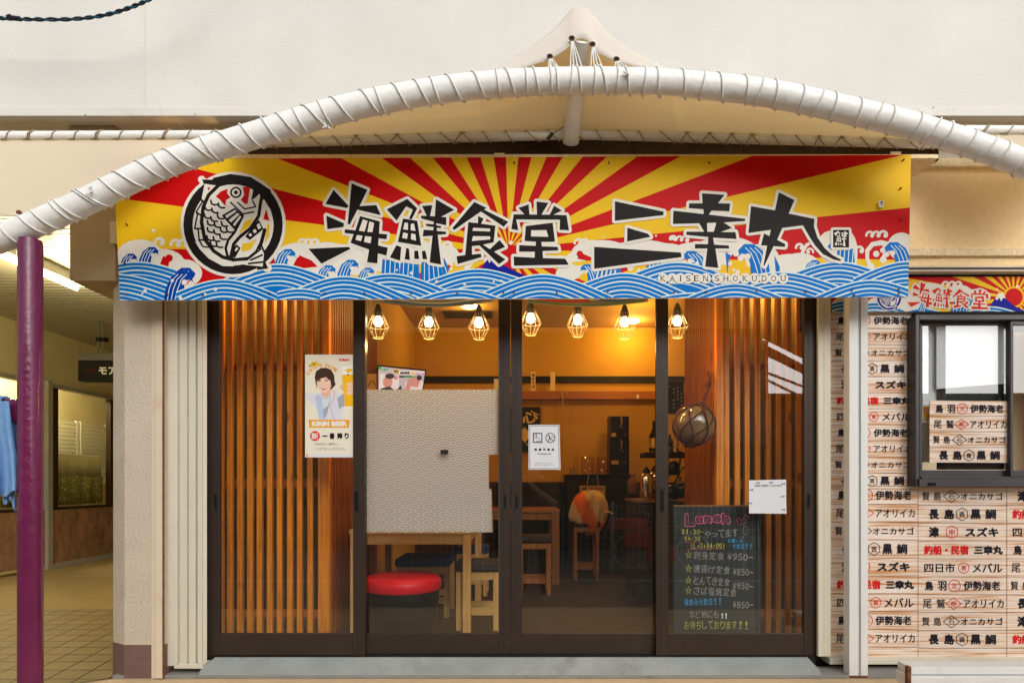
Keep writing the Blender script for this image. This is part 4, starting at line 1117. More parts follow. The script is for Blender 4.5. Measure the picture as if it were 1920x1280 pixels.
# notice with the code left out
t = thing('notice', 'square white paper notice with tiny fish stamps on the chalkboard door', 'notice', P(1440, 962, -.01))
m = MB(); m.prism([(1404.5, 900), (1474, 898.5), (1474.5, 962.5), (1404.5, 962)], -.0095, -.0087, 'paper_white'); m.build('sheet', t)
A = Art(-.0098, step=4e-6)
A.text('三幸丸でお待ちしております！', 1440, 910, 52, 4, 'ink_letter', .15)
for x, y in ((1422, 905), (1447, 904.5), (1470, 906.5), (1410, 918), (1469, 930.5), (1408, 943), (1470, 955)):
    A.disc(x, y, 2.8, 'cloth_grey', 2, n=10); A.poly([(x - 2, y), (x - 4.6, y - 2), (x - 4.6, y + 2)], 'ink_deepblue'); A.disc(x + 1, y - .6, 1, 'ink_letter', n=8)
A.text('三幸丸', 1441, 953, 40, 2.4, 'cloth_pale')
A.build('print', t)

# ------------------------------------------------------------------ shop interior
FZ = .075
CEIL = 2.8
YB = 3.62
XL, XRr = -1.197, 1.165
m = MB(); m.box(-2.08, 3.6, .09, 5.2, -.005, FZ, 'int_floor'); structure(m.build('shop_floor', base=(0, 0, 0)))
m = MB(); m.box(-2.08, 3.6, .1, 5.2, CEIL, CEIL + .12, 'int_ceiling'); tag(m.build('shop_ceiling', base=(0, 0, CEIL)), 'tan ceiling inside the lit restaurant', 'ceiling', kind='structure')
t = thing('back_wall', 'orange-lit plain wall at the back of the restaurant', 'wall', (0, YB, FZ))
m = MB(); m.box(-2.08, 3.6, YB, YB + .1, FZ, CEIL, 'int_wall'); m.build('wall_face', t)
m = MB(); a = P(700, 705, YB - .02); b = P(1300, 717.5, YB - .02); m.box(-2.1, 1.9, YB - .02, YB, b.z, a.z, 'black_matte'); m.build('dark_rail', t)
m = MB(); a = P(700, 733, YB - .09); b = P(1300, 748, YB - .09); m.box(P(935, 0, YB).x - .3, 1.9, YB - .09, YB - .001, b.z, a.z, 'shelf_wood'); m.build('wooden_rail', t, bevel=.002)
m = MB(); m.box(-2.07, 1.9, YB - .015, YB - .001, FZ, P(0, 903, YB).z, 'wainscot'); m.build('dark_wainscot', t)
m = MB(); m.box(3.5, 3.6, .67, YB, FZ, CEIL, 'int_wall'); m.box(1.25, 3.49, 1.05, 1.15, FZ, CEIL, 'int_wall_pale')
tag(m.build('kitchen_wall'), 'pale side wall behind the right slatted wall', 'wall')
m = MB(); m.box(-2.08, XL - .031, .67, YB, FZ, CEIL, 'int_wall'); tag(m.build('left_wall', base=(XL, 1, FZ)), 'plain orange wall carrying the television', 'wall')
# slatted partitions
def screen(label, slats, wide, fx, wallX, side):
    t = thing('slat_screen', label, 'screen', P(sum(slats[0]) / 2, 1187, .3) * 1, 'wooden slat screens behind the outer doors')
    ys = .3
    m = MB()
    for i, (a, b) in enumerate(slats):
        A_, B_ = P(a, 0, ys), P(b, 0, ys); m.box(A_.x, B_.x, ys, ys + .03, FZ, CEIL - .002, 'slat_wood')
    m.build('slats', t, bevel=.002)
    m = MB(); A_, B_ = P(wide[0], 0, ys), P(wide[1], 0, ys); m.box(A_.x, B_.x, ys - .004, ys + .05, FZ, CEIL - .002, 'slat_wood'); m.build('end_board', t, bevel=.002)
    lo, hi = min(s[0] for s in slats), max(s[1] for s in slats)
    for py0, py1 in ((682, 693), (898, 914), (1143, 1157)):
        m = MB(); a, b = P(lo - 18, py0, ys + .031), P(hi + 18, py1, ys + .031); m.box(a.x, b.x, ys + .031, ys + .06, b.z, a.z, 'slat_wood_red'); m.build('cross_rail', t)
    return t
SL = [(411, 418), (425, 435), (444, 454), (463, 473), (481, 490.5), (500, 510), (518.6, 528), (538, 548), (556.5, 566), (576, 586), (596, 603)]
s1 = screen('pine slat screen behind the beer poster door', SL, (603.5, 617), None, XL, -1)
SR_ = [(1358, 1368), (1377.5, 1388), (1396.6, 1406), (1416, 1426), (1436.5, 1446), (1455.7, 1465), (1474.5, 1484), (1493.6, 1503)]
s2 = screen('pine slat screen behind the chalkboard door', SR_, (1343, 1357), None, XRr, 1)
m = MB(); m.box(-2.08, XL - .0305, .62, .66, FZ, CEIL, 'int_back'); tag(m.build('backing_board'), 'dark olive board behind the left slats', 'board')
m = MB(); m.box(XRr + .031, 1.95, .62, .66, FZ, CEIL, 'int_back'); tag(m.build('backing_board'), 'dark olive board behind the right slats', 'board')
def sidewall(x, y0, y1, sgn, label, n):
    t = thing('slat_wall', label, 'wall', (x, (y0 + y1) / 2, FZ))
    m = MB(); m.box(x - sgn * .0, x + sgn * .03, y0, y1, FZ, CEIL - .001, 'gap_brown'); m.build('backing', t)
    m = MB()
    for i in range(n):
        y = y0 + (y1 - y0) * (i + .2) / n
        m.box(x - sgn * .0045, x - sgn * .0002, y, y + (y1 - y0) / n * .58, FZ, CEIL - .002, 'slat_wood_red')
    m.build('fine_slats', t)
sidewall(XL, .352, 1.66, -1, 'finely slatted wooden wall running back beside the poster door', 26)
sidewall(XRr, .352, 1.02, 1, 'finely slatted wooden wall behind the glass fishing float', 15)
# accent lamps over the slat screens
def lamp(name, loc, power, col, rad=.03):
    l = bpy.data.lights.new(name, 'POINT'); l.energy = power; l.color = col; l.shadow_soft_size = rad
    o = bpy.data.objects.new(name, l); o.location = loc; COL.objects.link(o); return o
WARM = (1, .55, .17)
# pendant lamps
def pendant(px, py, label, first=None):
    c = P(px, py, .2)
    if first is not None:
        o = copy_tree(first, loc=(c.x, c.y, c.z), label=label)
        return o
    t = thing('pendant_lamp', label, 'lamp', c, 'caged pendant lamps over the doorway')
    k = (D + .2) / F
    m = MB(); m.tube([c + Vector((0, 0, 30 * k)), (c.x, c.y, CEIL)], .0028, 'rope_white', 6); m.build('cord', t)
    m = MB(); m.lathe(c, [(.022, 8 * k), (.026, 16 * k), (.02, 22 * k), (.012, 30 * k), (.005, 33 * k)], 'socket', 16); m.build('socket', t)
    m = MB(); m.lathe(c, [(.0, -10 * k), (.016, -8.5 * k), (.024, -4 * k), (.025, 0), (.018, 4.5 * k), (.012, 8 * k)], 'bulb', 18); m.build('bulb', t)
    m = MB(); n = 12
    rt, rm, rb_ = .022, 20 * k, 9 * k
    for i in range(n):
        a = 2 * math.pi * i / n; d = Vector((math.cos(a), math.sin(a), 0))
        m.tube([c + d * rt + Vector((0, 0, 18 * k)), c + d * rm + Vector((0, 0, -10 * k)), c + d * rb_ + Vector((0, 0, -31 * k))], .0013, 'brass_wire', 5)
    for r_, h in ((rt, 18 * k), (rm, -10 * k), (rb_, -31 * k)):
        m.tube([c + Vector((r_ * math.cos(q), r_ * math.sin(q), h)) for q in [2 * math.pi * i / 20 for i in range(20)]], .0015, 'brass_wire', 5, closed=True)
    m.build('wire_cage', t)
    return t
bulbs = [(709, 602), (804, 603), (898, 604), (995, 596), (1083, 599), (1171, 603), (1270, 601)]
names = ['caged pendant lamp beside the poster door, first on the left', 'caged pendant lamp above the television', 'caged pendant lamp just left of the middle door stiles', 'caged pendant lamp just right of the middle door stiles', 'caged pendant lamp in the middle of the third door', 'caged pendant lamp near the right edge of the third door', 'caged pendant lamp in the chalkboard door']
pen = None
for (px, py), nm in zip(bulbs, names):
    o = pendant(px, py, nm, pen)
    if pen is None: pen = o
    p = P(px, py + 1, .2); lamp('bulb_light', (p.x, p.y + .02, p.z - .14), 3.2, WARM)
for px in (497, 1450):
    p = P(px, 520, .46); lamp('accent_light', (p.x, .48, p.z), 18, (1, .6, .16), .03)
    t = thing('downlight', 'small round downlight behind the %s slats' % ('left' if px < 900 else 'right'), 'lamp', (p.x, .48, CEIL - .01))
    m = MB(); m.lathe((p.x, .48, CEIL - .012), [(.05, 0), (.055, .008), (.055, .012)], 'downlight', 24); m.build('lens', t)
for i, (px, py) in enumerate(((880, 572), (1186, 600))):
    dz = CEIL - CZ; dist = F * dz / (VY - py); x = (px - VX) * dist / F; y = dist - D
    t = thing('downlight', ['round glowing downlight in the ceiling beside the air vent', 'round glowing downlight behind the sixth pendant lamp'][i], 'lamp', (x, y, CEIL - .03))
    m = MB(); m.lathe((x, y, CEIL - .022), [(.07, 0), (.075, .006), (.075, .021)], 'downlight', 24); m.build('lens', t)
    lamp('downlight_glow', (x, y, CEIL - .1), 11 if i else 8, (1, .6, .16), .06)
lamp('kitchen_light', (1.15, 2.7, 2.5), 15, (1, .58, .1), .1)
dist = F * (CEIL - CZ) / (VY - 588); x = (872 - VX) * dist / F; y = dist - D
m = MB(); m.box(x - .22, x + .28, y - .12, y + .12, CEIL - .018, CEIL - .001, 'beam_dark'); tag(m.build('ceiling_vent'), 'dark rectangular air vent in the restaurant ceiling', 'vent')
# fishing flag valance under the lintel
t = thing('flag_valance', 'faded painted cloth hung along the top inside the middle doors', 'banner', P(960, 565, .12))
def fl_(x0, x1, sag):
    def fn(u, v):
        x = x0 + (x1 - x0) * u
        b = 566 + sag * math.sin(math.pi * u)
        return P(x, 520 + (b - 520) * v, .12 + .01 * math.sin(u * 14))
    return fn
m = MB(); m.grid(fl_(700, 925, 10), 30, 4, 'cloth_flag'); m.build('left_cloth', t, solid=.002)
m = MB(); m.grid(fl_(985, 1215, 9), 30, 4, 'cloth_flag'); m.build('right_cloth', t, solid=.002)
A = Art(.105); A0 = A; A1 = Art(.105)
for x0, x1, sag, off, mm in ((720, 910, 9, -2, 'ink_blue'), (740, 890, 7, -4, 'ink_line'), (990, 1205, 8, -1, 'tv_green'), (1010, 1120, 5, -5, 'ink_vermilion'), (1100, 1200, 5, -6, 'ink_blue'), (1105, 1125, 1, -4, 'ink_line')):
    if mm == 'tv_green': mm = mat('ink_green', (.05, .25, .08), .7)
    A = A0 if x0 < 950 else A1
    A.ribbon([(x0 + (x1 - x0) * i / 12, 565 + off + sag * math.sin(math.pi * i / 12)) for i in range(13)], 2.4 if mm != 'ink_vermilion' else 5, mm)
A0.build('painted_lines', t); A1.build('painted_lines', t)
# television
t = thing('television', 'flat television showing a daytime programme above the patterned film', 'television', P(755, 735, .9))
TQ = [(709.5, 686.5), (797, 695.5), (790, 745), (709.5, 745)]
TVA, TVN = P(709, 715, 1.25), (P(797, 720, 1.6) - P(709, 715, 1.25)).cross(Vector((.0, -.08, 1))).normalized()
def tvp(x, y, k):      # where the line of sight meets the tilted screen plane
    o = Vector((0, -D, CZ)); d = P(x, y, 1) - o
    return o + d * ((TVA - o).dot(TVN) / d.dot(TVN)) - d.normalized() * k
m = MB()
a = [tvp(707, 683.5, 0), tvp(799.5, 693, 0), tvp(791.5, 752, 0), tvp(707, 752, 0)]
m.prism3(a, Vector((-.01, .05, 0)), 'black_plastic'); m.build('casing', t)
A = Art(0, fn=lambda x, y, k: tvp(x, y, k + .003), step=2e-5, clip=TQ)
A.poly(TQ, 'tv_grey'); A.poly([(712, 700), (748, 703), (748, 745), (710, 745)], 'tv_white'); A.disc(777, 722, 18, 'tv_white', 14); A.disc(760, 706, 8, 'tv_grey')
A.disc(727, 716, 9, 'tv_skin', 11); A.disc(731, 705, 9, 'tv_dark', 5); A.poly([(710, 745), (714, 728), (730, 724), (742, 732), (752, 722), (756, 745)], 'tv_dark'); A.disc(742, 708, 4, 'tv_skin')
A.poly([(756, 745), (764, 712), (778, 704), (788, 712), (784, 726), (770, 724), (766, 745)], 'tv_skin'); A.disc(786, 708, 5, 'tv_dark')
A.rect(709, 686, 715, 692, 'tv_green'); A.text('お昼の', 722, 692.5, 13, 4, 'tv_green', .2); A.rect(738, 692.5, 748, 699.5, 'tv_yellow'); A.text('緊急', 743, 696, 8, 5, 'tv_dark', .2)
A.rect(748, 694, 796, 703, 'tv_white'); A.text('最新情報', 759, 699, 18, 5, 'tv_dark', .3); A.text('注目', 773, 700, 8, 5, 'tv_yellow', .3); A.text('のまとめ', 787, 701, 17, 5, 'tv_purple', .3); A.rect(748, 704, 772, 707.5, 'tv_dark'); A.rect(758, 704.8, 780, 707, 'tv_green')
A.build('screen', t)
m = MB(); p = tvp(752, 700, 0); m.tube([p + Vector((0, .05, 0)), Vector((p.x - .25, p.y + .35, p.z + .1)), Vector((XL - .02, p.y + .6, p.z + .1))], .02, 'black_plastic', 8); m.build('wall_arm', t)
# pictures and paper strips
def picture(name, label, cat, px0, px1, py0, py1, y, frame, inner, dec=None):
    t = thing(name, label, cat, P((px0 + px1) / 2, py1, y))
    m = MB(); m.pbox(px0, px1, py0, py1, y, y + .02, frame); m.build('frame', t, bevel=.002)
    m = MB(); m.pbox(px0 + 1.5, px1 - 1.5, py0 + 1.5, py1 - 1.5, y - .003, y - .001, inner); m.build('picture_sheet', t)
    if dec:
        A = Art(y - .004); dec(A); A.build('drawing', t)
    return t
def dec1(A):
    A.text('心', 993, 782, 30, 22, 'gold', .8, rot=-15); A.ribbon([(984, 800), (975, 815), (990, 835)], 3, 'ink_grey'); A.disc(984, 815, 8, 'gold', 12); A.ribbon([(995, 770), (1005, 775), (1011, 778)], 2, 'gold')
picture('picture', 'black framed picture with gold brush strokes behind the smoking notice', 'picture', 940, 1014, 762, 848, YB - .03, 'pic_brown', 'black_matte', dec1)
def dec2(A):
    A.ribbon([(690, 724), (694, 716), (700, 714), (704, 722)], 1.4, 'ink_letter')
t = picture('picture', 'small wooden fish drawing hung left of the television', 'picture', 684, 706.5, 699, 742, 1.1, 'pic_brown', 'card_wood', dec2)
def dec3(A):
    for i in range(14): A.disc(1256 + (i * 7.3) % 22, 724 + (i * 11.7) % 42, 1.6, 'ink_grey', n=8)
picture('picture', 'dark framed photo hung beside the fishing float', 'picture', 1247, 1283, 713, 776, 1.6, 'pic_brown', 'black_matte', dec3)
for (px0, px1, py0, py1, ch, mm, lb) in ((995.5, 1004, 697, 732.5, '焼きそば', 'strip_paper', 'orange menu strip with black writing pinned across the dark rail'), (1032, 1041, 697, 732.5, '', 'strip_paper', 'blank pale menu strip pinned across the dark rail'), (926, 935, 710, 733, '', 'paper_cream', 'pale menu strip pinned at the left end of the dark rail')):
    t = thing('menu_strip', lb, 'menu strip', P(px0, py1, YB - .1))
    m = MB(); m.pbox(px0, px1, py0, py1, YB - .094, YB - .092, mm); m.build('sheet', t)
    if ch:
        A = Art(YB - .095)
        for i, c_ in enumerate(ch): A.text(c_, (px0 + px1) / 2, py0 + 6 + i * 7, 5.5, 5.5, 'ink_letter', .2)
        A.build('writing', t)
m = MB(); m.tube([P(1052, 734, YB - .1), P(1055, 745, YB - .1), P(1055, 800, YB - .05), P(1054, 860, YB - .03)], .006, 'gold', 6); m.tube([P(1058, 733, YB - .1), P(1068, 740, YB - .08), P(1073, 756, YB - .03)], .004, 'gold', 6)
tag(m.build('wire'), 'loose yellow wire hanging from the wooden rail', 'wire')
m = MB(); m.pbox(1194, 1198, 740, 747, YB - .11, YB - .0905, 'paper_cream'); tag(m.build('light_switch'), 'tiny pale switch on the wooden rail', 'switch')

# black cabinet and things on it
YC = 3.1
t = thing('cabinet', 'black cabinet against the back wall of the restaurant', 'cabinet', P(1125, 1075, YC))
m = MB(); a, b = P(1064, 889, YC), P(1187, 1090, YC); m.box(a.x, b.x, YC, YB - .02, FZ, a.z - .02, 'black_matte'); m.build('body', t, bevel=.004)
m = MB(); m.box(a.x - .02, b.x + .02, YC - .01, YB - .02, a.z - .019, a.z, 'black_plastic'); m.build('top', t, bevel=.003)
ctop = a.z
def on(px, w_, h_, y=YC + .14): return P(px, 0, y).x
kk = (D + YC + .1) / F
m = MB(); x = on(1079, 0, 0); m.lathe((x, YC + .1, ctop), [(.032, 0)] + [(.032 + .006 * (i % 2), i * .012) for i in range(1, 17)] + [(.024, .21)], 'jar_glass', 18)
tag(m.build('cup_stack'), 'stack of clear tumblers on the black cabinet', 'cups')
for px, lb in ((1101, 'large clear glass jar beside the tumbler stack'), (1130, 'large clear glass jar beside the black dispenser')):
    m = MB(); m.lathe((on(px, 0, 0), YC + .12, ctop), [(.068, 0), (.075, .02), (.078, .16), (.072, .185), (.066, .19), (.068, .165), (.066, .02), (.0, .012)], 'jar_glass', 26)
    m.lathe((on(px, 0, 0), YC + .12, ctop + .014), [(.064, 0), (.064, .01)], 'gold', 20)
    tag(m.build('glass_jar'), lb, 'jar')
m = MB(); m.lathe((on(1068, 0, 0), YC + .06, ctop), [(.012, 0), (.012, .07)], 'steel', 12); m.lathe((on(1072, 0, 0) + .006, YC + .07, ctop), [(.012, 0), (.012, .065)], 'steel', 12)
tag(m.build('shakers'), 'pair of small steel shakers at the left end of the cabinet', 'shakers')
t = thing('drink_dispenser', 'tall glossy black two-tier drink dispenser on the cabinet', 'dispenser', (on(1162, 0, 0), YC + .1, ctop))
x0, x1 = P(1144, 0, YC + .1).x, P(1180, 0, YC + .1).x; zt2 = P(0, 778, YC + .1).z; zm = P(0, 822, YC + .1).z
m = MB(); m.box(x0, x1, YC + .1, YC + .36, ctop, zm, 'black_plastic'); m.box(x0 + .004, x1 - .004, YC + .09, YC + .36, zm + .001, zt2 - .015, 'black_plastic'); m.build('tank', t, bevel=.006)
m = MB(); m.box(x0, x1, YC + .085, YC + .37, zt2 - .014, zt2, 'gold'); m.build('lid', t)
for zz in (zt2 - .09, zm - .08):
    m = MB(); xx = on(1163, 0, 0); m.tube([(xx, YC + .088, zz + .06), (xx, YC + .06, zz + .05), (xx, YC + .055, zz - .02)], .01, 'pic_brown', 8); m.tube([(xx, YC + .05, zz - .02), (xx - .02, YC + .05, zz - .035), (xx + .02, YC + .05, zz - .06)], .005, 'steel', 6); m.build('tap', t)
for zz, w_ in ((zm + .02, .05), (P(0, 870, YC + .1).z, .075)):
    m = MB(); m.box(x0 + .012, x0 + .012 + w_, YC + .084, YC + .0885, zz, zz + .04, 'card_wood'); m.build('label_plate', t)
    m = MB(); m.ball((x1 - .05, YC + .09, zz + .02), .006, 'ink_letter_red', 8); m.build('pilot_light', t)
# notice hung on the cabinet
t = thing('wooden_sign', 'small handwritten wooden sign hung on the black cabinet', 'sign', P(1112, 942, YC - .03))
m = MB(); m.pbox(1087, 1135, 910, 942, YC - .035, YC - .022, 'card_wood'); m.build('board', t)
m = MB(); m.tube([P(1100, 911, YC - .025), P(1104, 889, YC - .02)], .002, 'rope_white', 5); m.build('string', t)
m = MB(); m.tube([P(1123, 911, YC - .025), P(1119, 889, YC - .02)], .002, 'rope_white', 5); m.build('string', t)
A = Art(YC - .0365); A.text('お水', 1096, 915.5, 9, 6, 'ink_letter', .35); A.text('セルフサービス', 1118, 915.5, 26, 5, 'ink_letter', .2); A.text('お願いします', 1112, 920.5, 18, 2.6, 'ink_letter_red', .1)
A.rect(1106, 925, 1114, 937, 'cushion_blue'); A.stroke([(1096, 925), (1100, 925), (1100, 937), (1096, 937)], .7, 'ink_letter', closed=True); A.stroke([(1121, 925), (1126, 925), (1126, 937), (1121, 937)], .7, 'ink_letter', closed=True); A.build('writing', t)

m = MB(); a, b = P(930, 906, 3.25), P(1054, 1080, 3.25); m.box(a.x, b.x, 3.25, YB - .02, FZ, a.z, 'black_matte')
tag(m.build('low_cabinet', bevel=.004), 'low black cabinet behind the rear table', 'cabinet')
m = MB(); c = P(1186, 925, 2.95); m.lathe(c, [(.05, 0), (.055, .01), (.06, .1), (.05, .13), (.02, .17), (.018, .2)], 'pic_brown', 16)
tag(m.build('soy_bottle'), 'squat brown bottle beside the black cabinet', 'bottle')
for i, (px, py, rr__) in enumerate(((1262, 890, .05), (1280, 930, .07), (1258, 936, .06))):
    m = MB(); c = P(px, py, 1.3)
    m.lathe(c, [(rr__ * .8, 0), (rr__, .02), (rr__, .07), (rr__ * .7, .1), (.01, .11)], 'black_plastic', 20)
    m.tube([c + Vector((rr__, 0, .07)), c + Vector((rr__ * 1.2, 0, .17)), c + Vector((0, 0, .22)), c + Vector((-rr__ * .9, 0, .1))], .007, 'black_plastic', 8)
    tag(m.build('kettle'), ['small black kettle highest behind the chalkboard', 'large black kettle with bail handle behind the chalkboard', 'black kettle nearest the left door stile behind the chalkboard'][i], 'kettle')
m = MB(); a = P(1247, 938, 1.25); m.box(a.x, 1.16, 1.22, 1.56, FZ, a.z, 'black_matte'); tag(m.build('kettle_stand'), 'dark stand carrying the black kettles', 'stand')
# tables and stools
def table(label, x0, x1, y0, y1, zt, leg=.055, ml='pine', mf='pine_flat'):
    t = thing('table', label, 'table', ((x0 + x1) / 2, (y0 + y1) / 2, FZ), 'pine restaurant tables')
    m = MB(); m.box(x0, x1, y0, y1, zt - .03, zt, mf); m.build('tabletop', t, bevel=.004)
    for xx in (x0 + .005, x1 - leg - .005):
        for yy in (y0 + .005, y1 - leg - .005):
            m = MB(); m.box(xx, xx + leg, yy, yy + leg, FZ, zt - .031, ml); m.build('leg', t, bevel=.003)
    m = MB(); m.box(x0 + leg + .006, x1 - leg - .006, y0 + .02, y0 + .04, zt - .095, zt - .031, mf); m.box(x0 + leg + .006, x1 - leg - .006, y1 - .04, y1 - .02, zt - .095, zt - .031, mf); m.box(x1 - .04, x1 - .02, y0 + leg + .006, y1 - leg - .006, zt - .095, zt - .031, ml); m.build('apron', t)
    return t
table('pine table behind the patterned film beside the red stool', -1.1, -.325, .5, 1.55, .735, .05)
table('pine table further back in the third door', -.55, P(1050, 0, 2.35).x, 2.35, 3.1, P(0, 955, 2.35).z, .07, 'pine_dimmed', 'pine_dimmed')
def stool(label, x, y, w_, zt, cush, ml='pine', proto=None):
    t = thing('stool', label, 'stool', (x, y, FZ), 'square wooden stools with cushions')
    h = w_ / 2; l_ = .035
    for sx in (-1, 1):
        for sy in (-1, 1):
            m = MB(); m.box(x + sx * h - (l_ if sx > 0 else 0), x + sx * h + (0 if sx > 0 else l_), y + sy * h - (l_ if sy > 0 else 0), y + sy * h + (0 if sy > 0 else l_), FZ, zt - .06, ml); m.build('leg', t, bevel=.003)
    for sy in (-1, 1):
        m = MB(); m.box(x - h + l_ + .001, x + h - l_ - .001, y + sy * (h - .028), y + sy * (h - .008), zt - .11, zt - .062, ml if ml != 'pine' else 'pine_flat'); m.build('rail', t)
        m = MB(); m.box(x - h + l_ + .001, x + h - l_ - .001, y + sy * (h - .028), y + sy * (h - .008), FZ + .1, FZ + .145, ml if ml != 'pine' else 'pine_flat'); m.build('stretcher', t)
    m = MB(); m.box(x - h - .012, x + h + .012, y - h - .012, y + h + .012, zt - .059, zt, cush); m.build('cushion', t, bevel=.018)
    return t
dA = 3.97
stool('stool with dark brown cushion at the right leg of the front table', (895 - VX) * dA / F, dA - D + .13, .275, .515, 'cushion_dark')
stool('stool with navy blue cushion under the front table', (793 - VX) * 4.35 / F, 4.35 - D + .17, .37, CZ - (1046 - VY) * 4.35 / F, 'cushion_blue')
stool('stool with navy blue cushion glimpsed behind the front table', (885 - VX) * 5.2 / F, 5.2 - D + .1, .26, CZ - (1024 - VY) * 5.2 / F, 'cushion_blue')
stool('stool with black cushion tucked in front of the rear table', (1003 - VX) * 5.2 / F, 5.2 - D + .15, .27, CZ - (1005 - VY) * 5.2 / F, 'cushion_dark', 'pine_dimmed')
stool('stool under the orange plastic bag', (1097 - VX) * 6.2 / F, 6.2 - D - .02, .25, CZ - (976 - VY) * 6.1 / F, 'cushion_dark', 'pine_dimmed')
# orange and cream bag
t = thing('plastic_bag', 'bulging orange and cream plastic bag resting on a stool', 'bag', P(1103, 995, 2.75))
c = P(1103, 962, 2.75)
def bag(u, v):
    a = 2 * math.pi * u; p = math.pi * v
    r = 1 + .07 * math.sin(a * 7 + v * 5) * math.sin(p) + .05 * math.sin(a * 13 - v * 9) + .12 * math.sin(a * 2 + 1)
    z = math.cos(p); z = math.copysign(abs(z) ** .8, z)
    wd = math.sin(p) ** .75
    return Vector((c.x + .165 * r * wd * math.cos(a) + .03 * z, c.y + .14 * r * wd * math.sin(a), c.z + .02 * math.sin(a * 3) + (.215 if z > 0 else .17) * z - .05 * (math.cos(a) - .3) * (1 - z) * .5))
m = MB(); m.grid(bag, 48, 26, 'bag_cream')
for i, f in enumerate(m.f):
    cc = sum((m.v[k] for k in f), Vector()) / 4
    q = (cc.x - c.x) + .45 * (cc.z - c.z)
    if -.1 + .25 * (c.z + .1 - cc.z) * 0 < q + .25 * (cc.z - c.z) * 0 < .05 or cc.z < c.z - .09: m.m[i] = m.mi('bag_orange')
m.build('sack', t)
m = MB(); m.tube([c + Vector((.13, -.05, .0)), c + Vector((.2, -.06, .02)), c + Vector((.23, -.06, .0))], .008, 'bag_cream', 6); m.build('tied_corner', t)
# red bucket stool
t = thing('bucket_stool', 'black drum stool with a padded red vinyl top', 'stool', P(755, 1190, .55))
xx, yy = (755 - VX) * 3.93 / F, 3.93 - D
hz = CZ - (1092 - VY) * 3.93 / F
m = MB(); m.lathe((xx, yy, FZ), [(.2, 0), (.205, .01), (.222, .1), (.224, .105), (.226, .2), (.232, .21), (.232, hz - FZ - .03)], 'black_plastic', 40); m.build('drum', t)
m = MB(); m.lathe((xx, yy, hz - .035), [(.24, 0), (.247, .012), (.247, .05), (.235, .075), (.2, .087), (.12, .092), (0, .094)], 'red_vinyl', 44); m.build('padded_top', t)
# kettles / urns, bottle on the right
for i, (px, py, lb) in enumerate(((1212, 934, 'shiny steel vacuum jug at the right edge of the third door'), (1228, 930, 'second shiny steel vacuum jug half hidden by the door stile'))):
    c = P(px, py, 1.75 + .12 * i)
    t = thing('vacuum_jug', lb, 'jug', c)
    m = MB(); m.lathe(c, [(.05, 0), (.055, .01), (.055, .17), (.045, .2), (.03, .215)], 'steel', 24); m.build('body', t)
    m = MB(); m.lathe(c + Vector((0, 0, .216)), [(.03, 0), (.034, .01), (.02, .03), (.012, .045), (.0, .05)], 'black_plastic', 16); m.build('lid', t)
    m = MB(); m.tube([c + Vector((.05, 0, .18)), c + Vector((.095, 0, .17)), c + Vector((.095, 0, .06)), c + Vector((.055, 0, .04))], .009, 'black_plastic', 8); m.build('handle', t)
t = thing('side_counter', 'dark counter with jugs at the right of the restaurant', 'counter', P(1240, 1080, 1.7))
m = MB(); a = P(1196, 936, 1.62); m.box(a.x, 1.9, 1.62, 2.2, FZ, a.z - .026, 'black_matte'); m.build('body', t)
m = MB(); m.box(a.x - .01, 1.9, 1.6, 2.2, a.z - .025, a.z - .004, 'pic_brown'); m.build('top', t)
t = thing('bottle', 'dark bottle with gold label on the shelf at the right', 'bottle', P(1226, 846, 2.2)); c = P(1226, 846, 2.2)
m = MB(); m.lathe(c, [(.042, 0), (.044, .01), (.044, .14), (.016, .2), (.014, .27), (.016, .275)], 'bottle', 22); m.build('glass_body', t)
m = MB(); m.lathe(c, [(.0448, .03), (.0448, .12)], 'gold', 22); m.build('label_band', t)
t = thing('wall_shelf', 'dark shelf with bottles at the right end of the back wall', 'shelf', P(1260, 850, 2.2))
m = MB(); a, b = P(1212, 847, 2.1), P(1300, 856, 2.1); m.box(a.x, b.x + .3, 2.1, 2.4, b.z, a.z - .001, 'black_matte'); m.build('board', t)
m = MB(); a, b = P(1262, 860, 2.1), P(1290, 868, 2.1); m.box(a.x - .1, b.x + .3, 2.1, 2.35, b.z - .03, a.z - .03, 'pine_flat'); m.build('lower_board', t)
for i, px in enumerate((1256, 1266, 1276)):
    c = P(px, 847, 2.22); m = MB(); m.lathe(c, [(.03, 0), (.03, .09), (.012, .13), (.012, .16)], ['bottle', 'gold', 'jar_glass'][i], 14)
    tag(m.build('bottle'), ['short dark bottle behind the chalkboard door', 'short amber bottle behind the chalkboard door', 'short clear bottle behind the chalkboard door'][i], 'bottle')
# curtain light fabric by the last pendant
def drape(u, v):
    return P(1247 + 44 * u - 6 * v * u, 540 + (190 - 78 * u) * v, .95 + .015 * math.sin(u * 16))
# glass fishing float in a rope net
t = thing('fishing_float', 'big brown glass fishing float hanging in a knotted rope net', 'float', P(1300, 835, .24))
c = P(1301, 796, .24); r = .118
m = MB(); m.ball(c, r, 'float_glass', 36, (1.04, 1, .98)); m.build('glass_ball', t)
m = MB()
ax = Vector((.35, 0, .94)).normalized(); q = ax.to_track_quat('Z', 'Y')
N = 7
for i in range(N):
    for sgn in (-1, 1):
        pts = []
        for k in range(15):
            th = .12 + (math.pi - .2) * k / 14; ph = 2 * math.pi * i / N + sgn * k * math.pi / N / 3.5
            pts.append(c + (q @ Vector((math.sin(th) * math.cos(ph), math.sin(th) * math.sin(ph), math.cos(th)))) * (r + .006))
        m.tube(pts, .0046, 'net_rope', 6)
top_ = c + ax * (r + .01)
m.ball(top_, .025, 'net_rope', 12); m.tube([c - ax * (r - .01) + Vector((-.02, -.01, -.012)), c - ax * (r) + Vector((.03, -.02, -.008)), c - ax * (r - .02) + Vector((.07, -.03, .0))], .02, 'net_rope', 8)
